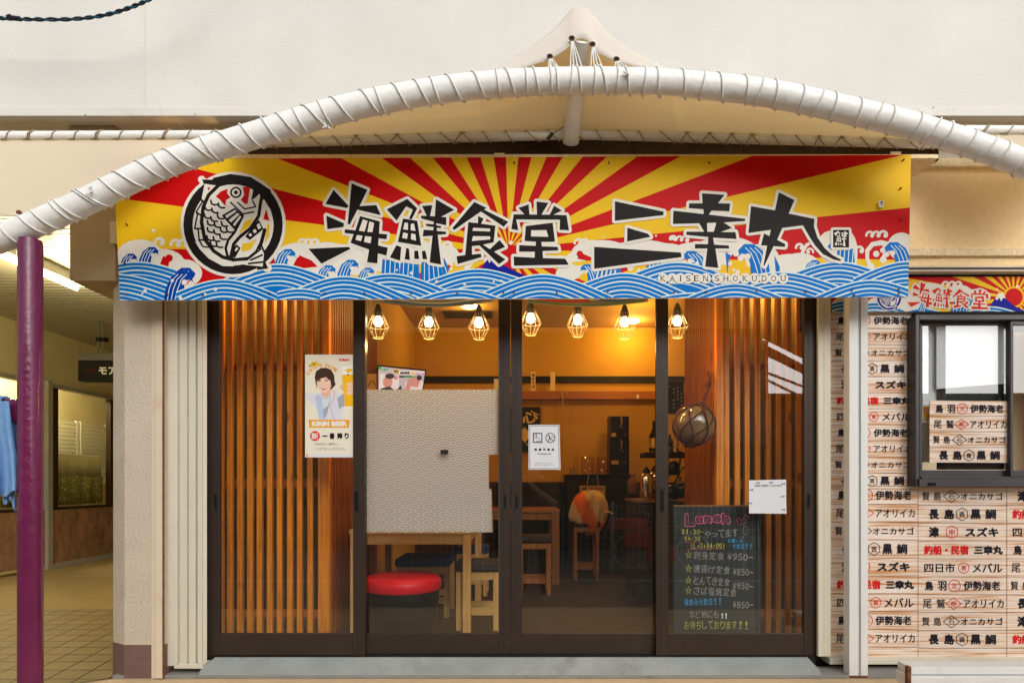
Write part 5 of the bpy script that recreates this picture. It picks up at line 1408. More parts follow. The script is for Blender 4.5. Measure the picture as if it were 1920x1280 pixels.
m.tube([top_, top_ + Vector((.03, 0, .07)), top_ + Vector((.05, .0, .12)), top_ + Vector((.055, .03, .16)), Vector((XRr - .02, .42, top_.z + .22))], .007, 'net_rope', 7); m.tube([top_ + Vector((.05, 0, .12)), top_ + Vector((.02, -.01, .1)), top_ + Vector((.04, 0, .14))], .005, 'net_rope', 6)
m.build('rope_net', t)
# chalkboard
t = thing('chalkboard', 'upright chalkboard with a handwritten lunch menu', 'chalkboard', P(1340, 1187, .1))
YK = .1
m = MB(); m.pbox(1263, 1427, 949, 1190, YK, YK + .02, 'chalkboard'); m.build('board', t, bevel=.002)
m = MB(); m.pbox(1418, 1419.3, 953, 1190, YK - .003, YK + .001, 'gap_black'); m.pbox(1264, 1427, 946.5, 949, YK - .002, YK + .02, 'pic_brown'); m.build('edge_strip', t)
A = Art(YK - .001, step=4e-6)
def cz(x, y): return (1260 + x / 5.335, 950 + y / 5.333)
def ct(s_, x0, x1, yc, h, mm, bold=.0, rot=0, jit=1):
    n = len(s_); w_ = (x1 - x0) / n
    for i, ch in enumerate(s_):
        if ch == ' ': continue
        X, Y = cz(x0 + (i + .5) * w_, yc + random.uniform(-2, 2) * jit + (i - n / 2) * w_ * math.sin(R(rot)))
        hh = h / 5.333; ww = w_ * .86 / 5.335
        if ch in '1:.!l|！,、(（）)': ww *= .5
        if ch in '~〜-ー−': hh *= .18
        if ch in ':.、っ': hh *= .5; Y += hh * .3
        A.text(ch, X, Y, ww, hh, mm, bold, rot=rot + random.uniform(-5, 5) * jit)
for s_, x0, x1, y, h in (('L', 125, 235, 130, 135), ('u', 232, 315, 130, 85), ('n', 312, 402, 125, 85), ('c', 402, 492, 118, 90), ('h', 490, 585, 115, 120)):
    X, Y = cz((x0 + x1) / 2, y); A.text(s_, X, Y, (x1 - x0) / 5.335, h / 5.333, 'chalk_pink', 1.9)
for s_, x0, x1, y, h in (('L', 125, 235, 130, 135), ('u', 232, 315, 130, 85), ('n', 312, 402, 125, 85), ('c', 402, 492, 118, 90), ('h', 490, 585, 115, 120)):
    X, Y = cz((x0 + x1) / 2, y); A.text(s_, X, Y, (x1 - x0 - 20) / 5.335, (h - 20) / 5.333, 'chalkboard', .75)
A.stroke([cz(*p) for p in ((665, 180), (645, 120), (670, 105), (690, 140), (720, 110), (740, 130), (735, 160), (665, 182))], .9, 'chalk_pink'); A.stroke([cz(*p) for p in ((735, 105), (725, 80), (745, 75), (755, 100), (775, 90), (760, 125))], .8, 'chalk_pink')
ct('11:30~', 95, 320, 248, 48, 'chalk_yellow', .25); ct('やってます', 320, 665, 262, 80, 'chalk_white', .12, -3)
A.stroke([cz(735 + 26 * math.cos(R(q)), 232 + 45 * math.sin(R(q))) for q in range(0, 360, 24)], .55, 'chalk_white', closed=True); A.stroke([cz(706 + 10 * math.cos(R(q)), 305 + 12 * math.sin(R(q))) for q in range(0, 360, 40)], .5, 'chalk_white', closed=True)
ct('14:30', 120, 285, 318, 48, 'chalk_yellow', .25); A.ribbon([cz(100, 353), cz(285, 353)], .6, 'chalk_pink')
ct('(L.O.14:00)', 180, 535, 388, 58, 'chalk_yellow', .25); A.ribbon([cz(150, 420), cz(530, 422)], .6, 'chalk_pink')
ct('お一人様', 555, 710, 338, 38, 'chalk_blue', .15); ct('大歓迎!!', 600, 810, 392, 55, 'chalk_blue', .2)
for y, s_, x1, pr, px0, py in ((488, '刺身定食', 525, '¥950-', 550, 500), (625, '唐揚げ定食', 585, '¥850-', 605, 650), (742, 'とんてき定食', 580, '¥950-', 605, 790), (845, 'さば塩焼定食', 650, '¥850-', 605, 978)):
    ct(s_, 212, x1, y, 82, 'chalk_white', .08, 3)
    ct(pr, px0, 815, py, 68, 'chalk_white', .08, 2)
    X, Y = cz(165, y - 10)
    st_ = [(X + 6.5 * math.cos(R(-90 + 144 * i)), Y + 8 * math.sin(R(-90 + 144 * i))) for i in range(5)]
    A.stroke(st_, .75, 'chalk_yellow', closed=True)
ct('昼飲み大歓迎!!', 120, 505, 945, 68, 'chalk_blue', .22, -2); ct('など他にも', 170, 470, 1070, 70, 'chalk_white', .08); ct('!!', 485, 560, 1085, 55, 'ink_line', .5)
ct('お待ちしております!!', 118, 775, 1178, 82, 'chalk_yellow', .12)
A.build('chalk_writing', t)

# ------------------------------------------------------------------ right hand wall with fish-name strips, posts and window
m = MB(); m.pbox(1534.5, 1558, 470, 1230, -.05, .05, 'cream_metal'); m.pbox(1545, 1547, 470, 1230, -.052, -.049, 'trim_cream')
tag(m.build('door_post', bevel=.002), 'cream metal post between the doors and the fish-name wall', 'post')
t = thing('name_wall', 'wood-print wall covered with rows of Japanese port and fish names', 'wall', P(1740, 1234, 0))
YW = .0
m = MB(); m.pbox(1558, 1717, 560, 1234, YW, .08, 'strip_print'); m.pbox(1717, 2260, 911, 1234, YW, .08, 'strip_print'); m.pbox(1717, 2260, 560, 589, YW, .08, 'strip_print')
m.build('printed_boards', t)
A = Art(YW - .001, step=4e-6)
def sym(kind, x, y, r, mm, ch):
    if kind == 'o': q = [(x + r * math.cos(R(a)), y + r * math.sin(R(a))) for a in range(0, 360, 20)]
    if kind == 'd': q = [(x - r * 1.35, y), (x, y - r), (x + r * 1.35, y), (x, y + r)]
    if kind == 'h': q = [(x + r * 1.1 * math.sin(R(a)), y - r * 1.1 * math.cos(R(a))) for a in range(0, 360, 60)]
    A_.stroke(q, 1.3, mm, closed=True, rnd=False)
    A_.text(ch, x, y, r * 1.0, r * (1.0 if ch != '三' else .8), mm, .3 if kind != 'd' else .05)
def row_(A0, kind, x0, x1, yc, h, vis=None):
    global A_
    A_ = A0
    A_.k = 60
    W_ = x1 - x0
    def tx(s_, c, w_, mm='ink_letter', b=.5, hh=1.0):
        A_.text(s_, x0 + c * W_, yc, w_ * W_, h * hh, mm, b)
    r = h * .62
    if kind == 0: tx('鳥', .115, .095, b=.55); tx('羽', .265, .1, b=.55); sym('o', x0 + .405 * W_, yc, r, MATS['ink_letter_red'], '三'); tx('伊勢海老', .715, .42, b=.55)
    if kind == 1: tx('尾', .095, .1, b=.2); tx('鷲', .25, .1, b=.15); sym('d', x0 + .395 * W_, yc, r, MATS['ink_letter_red'], '根'); tx('アオリイカ', .735, .46, b=.25, hh=.9)
    if kind == 2: tx('賢', .08, .085, b=.2, hh=.9); tx('島', .21, .085, b=.25, hh=.9); sym('d', x0 + .37 * W_, yc, r * 1.05, MATS['ink_letter'], '石'); tx('オニカサゴ', .715, .48, b=.3, hh=.78)
    if kind == 3: tx('長', .17, .115, b=.95, hh=1.1); tx('島', .345, .115, b=.85, hh=1.1); sym('h', x0 + .49 * W_, yc, r, MATS['ink_letter'], '吉'); tx('黒', .645, .115, b=.85, hh=1.1); tx('鯛', .815, .125, b=.6, hh=1.1)
    if kind == 4: tx('津', .17, .12, b=.95, hh=1.15); sym('h', x0 + .375 * W_, yc, r, MATS['ink_letter_red'], '中'); tx('スズキ', .715, .38, b=1.0, hh=1.0)
    if kind == 5: tx('釣船・民宿', .31, .51, 'ink_letter_red', .85); tx('三幸丸', .79, .33, b=.95, hh=.95)
    if kind == 6: tx('四日市', .235, .35, b=.4); sym('o', x0 + .51 * W_, yc, r * .9, MATS['ink_letter_red'], '吉'); tx('メバル', .78, .34, b=.45)
def lines(A0, x0, x1, ys):
    for y in ys: A0.poly([(x0, y - .45), (x1, y - .45), (x1, y + .45), (x0, y + .45)], 'pic_brown')
up = [586 + 30 * i for i in range(12)]
lines(A, 1558, 1716, up[1:])
for i, k in enumerate([0, 1, 2, 3, 4, 5, 6, 0, 1, 2, 3]): row_(A, k, 1560, 1714, up[i] + 15, 15)
lo = [911 + 33.5 * i for i in range(10)]
lines(A, 1558, 1721, lo[0:]); lines(A, 1722, 1888, [v + 2 for v in lo]); lines(A, 1888, 2060, [v + 2 for v in lo])
for i, k in enumerate([0, 1, 2, 3, 4, 5, 6, 0, 1]): row_(A, k, 1560, 1721, lo[i] + 17, 17.5)
for i, k in enumerate([2, 3, 4, 5, 6, 0, 1, 2, 3]): row_(A, k, 1723, 1888, lo[i] + 19, 17.5)
for i, k in enumerate([4, 5, 6, 0, 1, 2, 3, 4, 5]): row_(A, k, 1889, 2056, lo[i] + 19, 17.5)
for x in (1721.5, 1888): A.rect(x - .4, 911, x + .4, 1234, 'pic_brown')
A.build('lettering', t)
m = MB(); m.pbox(1556, 2260, 1234, 1245, -.03, .08, 'cream_metal'); m.build('bottom_rail', t, bevel=.002)
t = thing('white_post', 'white square steel post in front of the fish-name wall', 'post', P(1608, 1270, YP))
m = MB(); m.pbox(1592.5, 1610, 470, 1269.5, YP, YP + .06, 'white_metal'); m.pbox(1610.2, 1614, 470, 1269.5, YP + .012, YP + .06, 'white_metal'); m.pbox(1614.2, 1627.5, 470, 1269.5, YP, YP + .06, 'white_metal'); m.build('shaft', t, bevel=.002)
m = MB(); m.pbox(1593, 1627, 1266.5, 1270, YP - .001, YP + .061, 'rust'); m.build('rusty_foot', t)
# small sign over the window
t = thing('signboard', 'small red lettered fishing-flag sign above the serving window', 'sign', P(1760, 583, -.03))
Q2 = [(1560, 519), (2100, 518), (2100, 584), (1560, 584)]
YS2 = -.035
m = MB(); m.prism(Q2, YS2, YS2 + .03, 'panel_back'); m.build('panel', t)
A = Art(YS2 - .001, clip=Q2, step=4e-6)
A.poly(Q2, 'ink_yellow')
cx, cy = 1901, 557
for i in range(0, 44, 2):
    a0, a1 = i * 360 / 44 + 2, (i + 1) * 360 / 44 + 2
    A.poly([(cx, cy), (cx + 700 * math.sin(R(a0)), cy - 700 * math.cos(R(a0))), (cx + 700 * math.sin(R(a1)), cy - 700 * math.cos(R(a1)))], 'ink_red')
A.disc(cx, cy, 20, 'ink_yellow'); A.disc(cx, cy, 17, 'ink_vermilion'); A.disc(cx, cy, 15.5, 'ink_red')
A.poly([(1848, 585), (1868, 556), (1882, 556), (1900, 572), (1925, 585)], 'ink_navy'); A.poly([(1866, 560), (1872, 549), (1881, 549), (1886, 560), (1881, 558), (1877, 565), (1874, 558), (1869, 563)], 'ink_foam')
for q in ((1660, 575, 40, 20), (1740, 545, 34, 15), (1700, 570, 40, 20), (1782, 552, 26, 14), (1800, 548, 22, 14), (1820, 556, 24, 14), (1590, 570, 30, 14)): foam(*q)
for x in (1774, 1786, 1798): curl(x, 534, 7)
curl(1850, 556, 8)
hill(1640, 566, .5, 40, 4, 1560, 1700, 7); hill(1730, 577, .5, 40, 3, 1660, 1790, 7); hill(1585, 563, .5, 30, 5, 1558, 1600, 7); hook(1778, 560, .8, 1); hook(1800, 556, .7, 1); hook(1720, 565, .5, 1)
hill(1858, 574, .4, 30, 3, 1800, 1960, 7)
for x, y, r_ in ((1706, 580, 2.5), (1695, 579, 3), (1720, 572, 3), (1763, 577, 2.5), (1740, 576, 2), (1870, 542, 1.8), (1908, 537, 2.6)): A.disc(x, y, r_, 'ink_foam', n=12)
A.build('printed_art', t)
A = Art(YS2 - .0015 - A.k * 4e-6, step=3e-6, clip=Q2)
TT = lambda p: (1701 + (p[0] - 578) * (1854 - 1701) / (1067 - 578) + (0), 528 + (p[1] - 343) * (577 - 528) / (500 - 343) + (p[0] - 578) * .008)
letters(A, allK, allH, 'ink_vermilion', 'ink_foam', 5.2, T=TT)
emblem(A, lambda p: (1639 + p[0] * 58 / 1280, 529 + p[1] * 58 / 1280), 58 / 1280, 'ink_navy', 'ink_foam', 'ink_foam', 'ink_foam', False)
A.build('lettering', t)
# serving window
t = thing('serving_window', 'grey aluminium sliding window in the fish-name wall', 'window', P(1830, 912, -.06))
m = MB()
m.pbox(1717, 1724, 590, 911, -.075, .09, 'window_grey'); m.pbox(1724.2, 2100, 590, 599, -.075, .09, 'window_grey'); m.pbox(1724.2, 2100, 898, 911, -.09, .09, 'window_grey'); m.pbox(1728, 2100, 893, 897.8, -.055, .09, 'window_grey')
m.pbox(1712, 1717.5, 588, 912, -.012, .09, 'gap_black'); m.pbox(1724.2, 2100, 599.2, 601.5, -.03, .09, 'gap_black')
m.build('frame', t, bevel=.0015)
m = MB(); m.pbox(1740, 1755, 904.5, 910, -.0925, -.0895, 'gap_black'); m.build('drain_slot', t)
def sash(x0, x1, y, lb):
    m = MB(); m.pbox(x0, x0 + 5, 602, 893, y, y + .025, 'window_grey'); m.pbox(x1 - 8, x1, 602, 893, y, y + .025, 'window_grey'); m.pbox(x0 + 5.1, x1 - 8.1, 602, 609, y, y + .025, 'window_grey'); m.pbox(x0 + 5.1, x1 - 8.1, 881, 893, y, y + .025, 'window_grey')
    o = m.build('sash', t, bevel=.001)
    m = MB(); m.pbox(x0 + 5, x1 - 8, 609, 881, y + .01, y + .014, 'win_glass'); m.build('glass_pane', o)
sash(1724.5, 1899, -.025, ''); sash(1895, 2080, -.06, '')
m = MB(); m.pbox(1722, 2100, 585, 912, .9, .95, 'int_wall_pale'); m.box(P(1722, 0, .09).x, P(2100, 0, .09).x, .095, .9, P(0, 915, .09).z - .1, P(0, 912, .09).z, 'paper'); m.pbox(1700, 1720, 560, 930, .09, .95, 'int_wall_pale'); m.box(P(1700, 0, .09).x, P(2100, 0, .09).x, .09, .95, P(0, 575, .09).z, P(0, 570, .09).z, 'int_wall_pale')
tag(m.build('kiosk_room'), 'pale small room seen through the serving window', 'room')
A = MB(); A.prism([(1756, 609), (1884, 609), (1884, 719), (1756, 729)], -.003, .001, 'paper_white');  # added white sheet, painted in place of the sky mirrored by the pane
tag(A.build('sky_reflection'), 'white slant-edged sheet standing in for the sky reflected in the serving window', 'sky_reflection')
m = MB(); m.prism([(1757, 729), (1884, 719), (1884, 880), (1757, 880)], .012, .016, 'chalkboard')  # added dark sheet where the pane mirrors no sky
tag(m.build('dark_panel'), 'dark sheet standing in for the darker glass of the serving window', 'board')
m = MB(); m.pbox(1730, 1755, 611, 760, .02, .03, 'paper_white'); m.pbox(1733, 1753, 792, 866, .02, .04, 'louver'); tag(m.build('paper_bundle'), 'pale bundle of papers at the left inside the serving window', 'papers')
t = thing('price_tag', 'yellow and red price tag stuck inside the serving window', 'tag', P(1738, 790, 0))
m = MB(); m.pbox(1732, 1742, 762, 791, .002, .004, 'ink_yellow'); m.build('sheet', t)
A = Art(.001); A.rect(1733, 764, 1741, 773, 'ink_letter_red'); A.text('G', 1737, 768.5, 5, 6, 'paper', .2); A.rect(1733, 783, 1741, 790, 'paper_white'); A.text('140', 1737, 786.5, 6, 4, 'ink_deepblue', .2); A.build('print', t)
t = thing('name_board', 'four-row fish-name board leaning in the serving window', 'sign', P(1818, 867, -.04))
Q3 = [(1743.5, 750.5), (1893.5, 752), (1893, 867), (1743, 866.5)]
m = MB(); m.prism(Q3, -.036, -.03, 'strip_print'); m.build('board', t)
A = Art(-.0372, step=4e-6); ys3 = [751 + 29.1 * i for i in range(5)]; lines(A, 1743.5, 1893, ys3[1:4])
for i, k in enumerate([0, 1, 2, 3]): row_(A, k, 1744, 1893, ys3[i] + 15, 15.5)
A.build('lettering', t)

# bench in the lower right corner
t = thing('bench', 'white slatted bench with a rusty end in the lower right corner', 'bench', P(1810, 1300, -.35))
YBn = -.62
m = MB(); m.pbox(1708, 2200, 1250, 1264, YBn, YBn + .1, 'white_metal'); m.build('slat', t, bevel=.003)
m = MB(); m.pbox(1708, 2200, 1268, 1290, YBn - .02, YBn + .09, 'white_metal'); m.build('slat', t, bevel=.003)
m = MB(); m.pbox(1702, 1708.5, 1249, 1292, YBn - .022, YBn - .002, 'rust'); m.build('end_plate', t, label='rust-eaten brown end plate')
for px in (1760, 2150):
    m = MB(); p = P(px, 1290, YBn + .05); m.box(p.x, p.x + .05, YBn + .01, YBn + .06, 0, p.z, 'white_metal'); m.build('leg', t)

# ------------------------------------------------------------------ arcade on the left
XW = -5.73
ZC = 2.86
t = thing('arcade_shop', 'cream arcade shop wall with brown windows behind the purple post', 'building', (XW, 4, 0))
m = MB(); m.box(XW - .2, XW, -2, 9, 2.24, ZC, 'arc_wall'); m.build('upper_band', t)
m = MB()
for yy in (3.55, 4.55, 5.55): m.box(XW, XW + .003, yy, yy + .008, 2.24, ZC, 'stucco_tan')
m.build('panel_joint', t)
m = MB(); m.box(XW - .1, XW + .06, -2, 9, .06, .7, 'marble'); m.build('marble_base', t)
m = MB(); m.box(XW - .1, XW + .075, 3.92, 9, 0, .06, 'alu'); m.box(XW - .1, XW + .09, 3.92, 9, .0, .03, 'alu'); m.build('metal_sill', t)
m = MB()
m.box(XW - .06, XW + .03, -2, 9, 2.19, 2.24, 'alu'); m.box(XW - .05, XW + .02, -2, 9, .7, .735, 'brown_frame'); m.build('frame_rails', t)
for y0, y1, mm in ((4.0, 4.16, 'brown_frame'), (5.12, 5.4, 'brown_frame'), (2.4, 2.6, 'brown_frame'), (6.8, 6.9, 'brown_frame')):
    m = MB(); m.box(XW - .05, XW + .02, y0, y1, .736, 2.189, mm); m.build('mullion', t)
m = MB(); m.box(XW - .03, XW + .1, 3.9, 3.97, 0, 2.25, 'alu'); m.build('drain_pipe', t)
for y0, y1 in ((-2, 2.4), (2.6, 3.9), (4.16, 5.12), (5.4, 6.8), (6.9, 9)):
    m = MB(); m.box(XW - .03, XW - .026, y0, y1, .736, 2.189, 'glass'); m.build('window_pane', t)
m = MB(); m.box(XW - 1.3, XW - 1.2, -2, 9, 0, ZC, 'arc_wall')
tag(m.build('shop_inner_wall'), 'cream inner wall seen through the arcade shop windows', 'wall')
def louv(y0, label):
    t = thing('louvre_shutter', label, 'shutter', (XW - .9, y0, 1.1), 'white louvred shutters inside the arcade shop')
    m = MB(); m.box(XW - .94, XW - .9, y0, y0 + .04, 1.0, 1.95, 'louver'); m.box(XW - .94, XW - .9, y0 + .56, y0 + .6, 1.0, 1.95, 'louver'); m.build('frame', t)
    m = MB()
    for k in range(16): m.box(XW - .935, XW - .905, y0 + .041, y0 + .559, 1.02 + k * .058, 1.06 + k * .058, 'louver')
    m.build('slats', t)
for k, lb in enumerate(('white louvred shutter nearest the purple post', 'white louvred shutter behind the mullion', 'middle white louvred shutter in the arcade window', 'white louvred shutter nearest the pillar')): louv(3.9 + .64 * k, lb)
# dotted curtain
def dotted():
    m = mat('curtain_dots', (.3, .27, .06), .8)
    n, l = m.node_tree.nodes, m.node_tree.links; b = n['Principled BSDF']
    tc = n.new('ShaderNodeTexCoord'); v = n.new('ShaderNodeTexVoronoi'); v.inputs['Scale'].default_value = 26
    l.new(tc.outputs['Object'], v.inputs['Vector'])
    r = n.new('ShaderNodeValToRGB'); r.color_ramp.elements[0].position = .18; r.color_ramp.elements[0].color = (.75, .7, .3, 1); r.color_ramp.elements[1].position = .3; r.color_ramp.elements[1].color = (.2, .19, .03, 1)
    l.new(v.outputs['Distance'], r.inputs['Fac']); l.new(r.outputs[0], b.inputs['Base Color'])
dotted()
def curt(y0, y1, z0, z1, dx, mm):
    def fn(u, v): return Vector((XW - dx + .012 * math.sin(u * (y1 - y0) * 30), y0 + (y1 - y0) * u, z0 + (z1 - z0) * v))
    m = MB(); m.grid(fn, int((y1 - y0) * 40), 2, mm); return m
for y0, y1, lb in ((4.16, 5.12, 'half curtain of white cloth over dotted green in the right arcade window'), (2.6, 3.9, 'half curtain of white cloth over dotted green beside the towels')):
    t = thing('half_curtain', lb, 'curtain', (XW - .1, y0, .75))
    curt(y0, y1, .75, 1.12, .085, 'curtain_dots').build('dotted_border', t, solid=.002); curt(y0, y1, 1.08, 1.4, .11, 'curtain').build('upper_cloth', t, solid=.002)
# arcade ceiling of thin metal ribs
m = MB(); m.box(-8, P(131, 0, YP).x - .002, .2, 9, ZC + .03, ZC + .08, 'arc_ceiling')
y = .2
while y < 8.9:
    m.box(-8, P(131, 0, YP).x - .002, y, y + .07, ZC, ZC + .03, 'arc_ceiling'); y += .085
tag(m.build('arcade_ceiling', base=(0, 0, ZC)), 'ribbed metal ceiling of the arcade', 'ceiling', kind='structure')
m = MB(); m.box(-8, -2.2, 9, 9.1, 0, ZC + .1, 'arc_wall'); tag(m.build('arcade_end_wall'), 'plain cream wall closing the far end of the arcade', 'wall')
m = MB(); m.box(-2.17, -2.1, .42, 9, 0, 3.2, 'arc_wall'); tag(m.build('shop_flank_wall'), 'cream flank wall of the restaurant along the arcade', 'wall')
t = thing('tube_lamp', 'long lit fluorescent tube lamp under the arcade ceiling', 'lamp', (-3.95, 1.4, 2.75))
m = MB(); m.box(-4.0, -3.9, .75, 2.1, 2.775, ZC - .001, 'white_metal'); m.build('housing', t, bevel=.004)
m = MB(); m.tube([(-3.95, .8, 2.75), (-3.95, 2.05, 2.75)], .018, 'tube_glow', 12); m.build('tube', t)
for yy in (.95, 1.42, 1.9): lamp('tube_light', (-3.95, yy, 2.69), 20, (1, .86, .46), .03)
lamp('shop_light', (XW - .6, 4.6, 2.5), 80, (1, .9, .55), .1)
# hanging sign
YH = 3.5
t = thing('hanging_sign', 'black hanging arcade sign with pale katakana letters', 'sign', P(190, 714, YH))
m = MB(); m.pbox(146, 300, 676, 714, YH, YH + .12, 'sign_black'); m.build('sign_box', t, bevel=.004)
m = MB(); m.pbox(146, 300, 663, 675.5, YH + .004, YH + .116, 'sign_grey'); m.build('top_box', t)
m = MB()
for px in (184, 192): m.tube([P(px, 663, YH + .06), Vector((P(px, 0, YH + .06).x, YH + .06, ZC))], .008, 'sign_grey', 8)
m.pbox(179, 197, 632, 639, YH + .03, YH + .09, 'sign_black'); m.build('hanger', t)
A = Art(YH - .002); A.text('モア', 202, 695, 34, 14, 'paper', .7); A.text('北名', 168, 694, 20, 8, mat('ink_dull_red', (.12, .01, .008), .6), .1); A.build('lettering', t)

# ------------------------------------------------------------------ across the street (seen only as reflections in the glass)
t = thing('mesh_fence', 'low galvanised mesh fence across the street', 'fence', (0, -6, -.35))
m = MB()
for i in range(-60, 61): m.box(i * .09 - .004, i * .09 + .004, -6.002, -5.998, -.3, .7, 'galv')
for k in range(9): m.box(-5.5, 5.5, -6.006, -6.0025, -.28 + k * .12, -.275 + k * .12, 'galv')
m.build('mesh', t)
for i in (-2, -1, 0, 1, 2):
    m = MB(); m.lathe((1.39 + i * 2.0, -6.03, -.35), [(.025, 0), (.025, 1.08), (.0, 1.1)], 'galv', 10); m.build('fence_post', t)
m = MB()
def hb(u, v): return Vector((-9 + 18 * u, -9.6 + .5 * math.sin(u * 61) * math.sin(v * 9) + .3 * math.sin(u * 140 + v * 5), -.35 + v * (2.3 + .35 * math.sin(u * 23) + .2 * math.sin(u * 71))))
m.grid(hb, 220, 24, 'hedge_dark'); m.box(-9, 9, -11, -10.2, -.35, 1.9, 'hedge_dark')
tag(m.build('hedge'), 'dark hedge across the street', 'hedge', kind='stuff')
m = MB(); m.box(6.5, 22, -14, -13, -.35, 3.2, 'brick_red'); m.box(6.4, 22.2, -14.2, -12.9, 3.2, 3.4, 'beam_dark'); tag(m.build('brick_building'), 'red brown low building across the street', 'building')
m = MB(); m.box(-9.5, 6.4, -15, -13, -.35, 5.6, 'hedge_dark'); m.box(-9.6, 6.45, -15.2, -12.7, 5.6, 5.9, 'beam_dark'); tag(m.build('shed_building'), 'dark shed across the street', 'building')
def RP(x, y, yy): k = (D + yy) / F; return Vector(((x - VX) * k, -yy, CZ - (y - VY) * k))   # where a mirror image seen at (x, y) really stands
m = MB()
m.prism3([RP(1425, 520, 12.6), RP(1530, 520, 12.6), RP(1530, 679, 12.6), RP(1425, 627, 12.6)], Vector((0, -.2, 0)), 'base_brown')
m.prism3([RP(1425, 641, 12.6), RP(1530, 696, 12.6), RP(1530, 708, 12.6), RP(1425, 656, 12.6)], Vector((0, -.2, 0)), 'base_brown')
m.tube([RP(1425, 694, 12.6), RP(1530, 734, 12.6)], .035, 'galv', 8); m.tube([RP(1425, 706, 12.6), RP(1510, 748, 12.6)], .035, 'galv', 8)
tag(m.build('awning_frame'), 'brown sloping awning edge with struts across the street', 'awning')
m = MB()
arc = [RP(1245 + 195 * i / 14, 640 - 16 * math.sin(math.pi * min(1, i / 14 * .9 + .1)), 12.9) for i in range(15)] + [RP(1440, 900, 12.9), RP(1245, 900, 12.9)]
m.prism3(arc, Vector((0, -.08, 0)), 'hall_tan'); tag(m.build('market_hall'), 'tan curved-top market hall front across the street', 'building')
t = thing('bicycle', 'bicycle with a red crate parked behind the mesh fence', 'bicycle', (1.9, -6.5, -.35))
def wheel(x):
    m = MB(); m.tube([(x + .27 * math.cos(q), -6.5, -.07 + .27 * math.sin(q)) for q in [2 * math.pi * i / 28 for i in range(28)]], .012, 'white_metal', 8, closed=True)
    for i in range(10): q = math.pi * i / 5; m.tube([(x, -6.5, -.07), (x + .26 * math.cos(q), -6.5, -.07 + .26 * math.sin(q))], .002, 'galv', 4)
    m.build('wheel', t)
wheel(1.75); wheel(2.75)
m = MB(); m.tube([(1.75, -6.5, -.07), (2.0, -6.5, .35), (2.05, -6.5, .5)], .015, 'red_crate', 8); m.tube([(2.0, -6.5, .3), (2.3, -6.5, -.05), (2.5, -6.5, .35), (2.0, -6.5, .3)], .015, 'red_crate', 8); m.tube([(2.3, -6.5, -.05), (2.75, -6.5, -.07), (2.5, -6.5, .35)], .012, 'red_crate', 8); m.build('frame', t)
m = MB(); m.box(1.35, 1.95, -6.35, -6.1, .3, .47, 'red_crate'); m.box(1.6, 2.1, -6.3, -6.12, .02, .28, 'red_crate'); m.box(1.95, 2.4, -6.3, -6.12, -.2, .02, 'red_crate'); m.build('crate', t, bevel=.02)
m = MB(); m.box(2.38, 2.6, -6.56, -6.44, .4, .46, 'black_matte'); m.build('saddle', t, bevel=.02)
m = MB(); m.tube([(1.98, -6.75, .56), (2.05, -6.5, .5), (1.98, -6.25, .56)], .012, 'galv', 8); m.build('handlebar', t)

# the photographer, standing on the road behind the camera (seen only as a faint reflection)
pr = thing('person', 'person in dark clothes photographing the shop, reflected in the door glass', 'person', (.12, -3.74, -.35))
def skin(name, verts, edges, rad, m, parent, root=0):
    off = OFF[parent.name]
    me = bpy.data.meshes.new(name); me.from_pydata([Vector(v) for v in verts], edges, []); o = bpy.data.objects.new(name, me); COL.objects.link(o)
    q = o.modifiers.new('skin', 'SKIN'); sv = me.skin_vertices[0].data
    for i, r_ in enumerate(rad): sv[i].radius = (r_, r_); sv[i].use_root = (i == root)
    u = o.modifiers.new('sub', 'SUBSURF'); u.levels = 1; u.render_levels = 1
    dg = bpy.context.evaluated_depsgraph_get(); em = bpy.data.meshes.new_from_object(o.evaluated_get(dg))
    bpy.data.objects.remove(o); bpy.data.meshes.remove(me)
    em.materials.clear(); em.materials.append(MATS[m])
    for p in em.polygons: p.use_smooth = True
    no = bpy.data.objects.new(name, em); COL.objects.link(no); OFF[no.name] = off; no.parent = parent
    return no
V = [(0, 0, .93), (0, 0, 1.14), (0, 0, 1.34), (0, .01, 1.47), (0, .02, 1.55), (0, .02, 1.66)]
Ed = [(0, 1), (1, 2), (2, 3), (3, 4), (4, 5)]; Rd = [.13, .12, .14, .055, .085, .08]
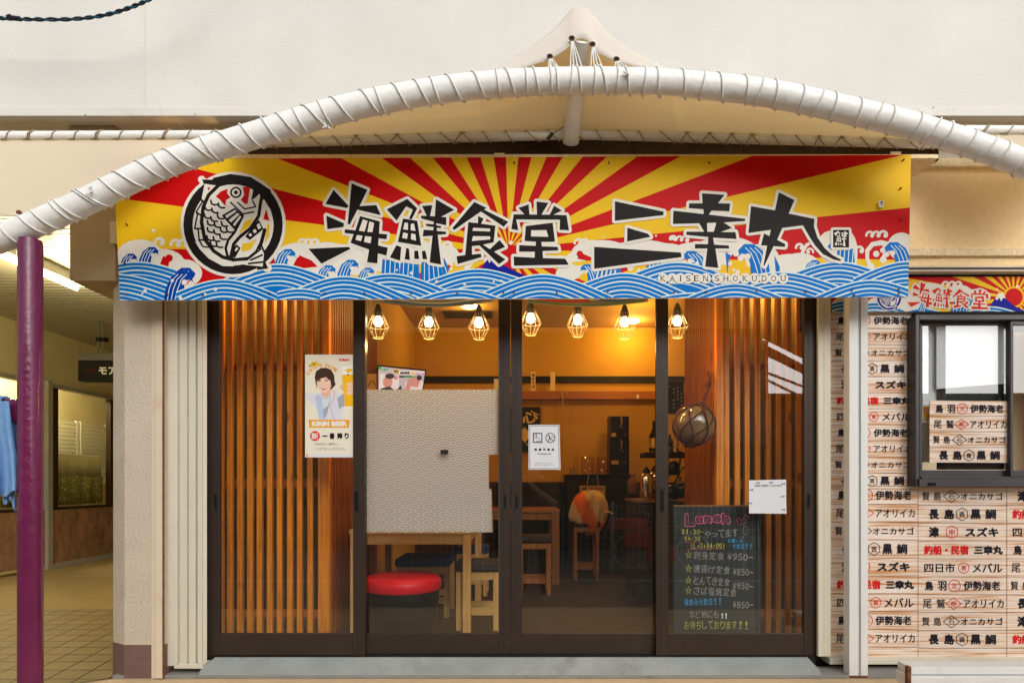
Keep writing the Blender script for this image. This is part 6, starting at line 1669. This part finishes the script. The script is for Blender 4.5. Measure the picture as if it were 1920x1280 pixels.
def chain(start, pts):
    prev = start
    for (x, y, z, r_) in pts:
        V.append((x, y, z)); Rd.append(r_); Ed.append((prev, len(V) - 1)); prev = len(V) - 1
    return prev
for sx in (-1, 1):
    chain(0, [(sx * .1, 0, .85, .095), (sx * .12, .01, .48, .06), (sx * .13, -.01, .09, .042), (sx * .14, .13, .035, .035)])
    h = chain(2, [(sx * .19, 0, 1.4, .06), (sx * .31 - .04, .1, 1.13, .045), (sx * .12 - .11, .25, 1.32, .03), (sx * .09 - .11, .275, 1.36, .028)])
    for k in range(5):
        a = -.03 + .015 * k
        chain(h, [(sx * .075 - .11 + a * .5, .29 + .004 * k, 1.375 + .008 * k, .009), (sx * .05 - .11, .305, 1.37 + .012 * k, .008)])
body = skin('body', V, Ed, Rd, 'skin', pr)
body.data.materials.append(MATS['shirt']); body.data.materials.append(MATS['jeans']); body.data.materials.append(MATS['shoe'])
for p in body.data.polygons:
    c = p.center
    if c.z < .085: p.material_index = 3
    elif c.z < .95: p.material_index = 2
    elif c.z < 1.44 and not (c.y > .13): p.material_index = 1
m = MB(); o0 = OFF[pr.name]
m.ball(o0 + Vector((0, -.005, 1.66)), .1, 'hair', 18, (.95, 1.0, .95)); m.build('hair', pr)
m = MB()
for sx in (-1, 1): m.ball(o0 + Vector((sx * .032, .1, 1.6)), .011, 'shirt', 8)
m.build('eyes', pr)
m = MB(); m.lathe(o0 + Vector((0, .102, 1.555)), [(.016, 0), (.008, .035), (.0, .045)], 'skin', 8); m.build('nose', pr)
m = MB(); m.box(.12 - .025, .12 + .025, -3.74 + .098, -3.74 + .106, -.35 + 1.525, -.35 + 1.533, 'lip'); m.build('mouth', pr)
t = thing('camera_device', 'black camera held in front of the face of the person reflected in the glass', 'camera', (0, -3.44, 1.0))
m = MB(); m.box(-.065, .065, -3.47, -3.425, .985, 1.075, 'black_plastic'); m.build('camera_body', t, bevel=.006)
m = MB(); m.lathe((0, -3.425, 1.03), [(.033, 0), (.035, .02), (.03, .028)], 'black_plastic', 18, Vector((0, 1, 0))); m.build('lens', t)
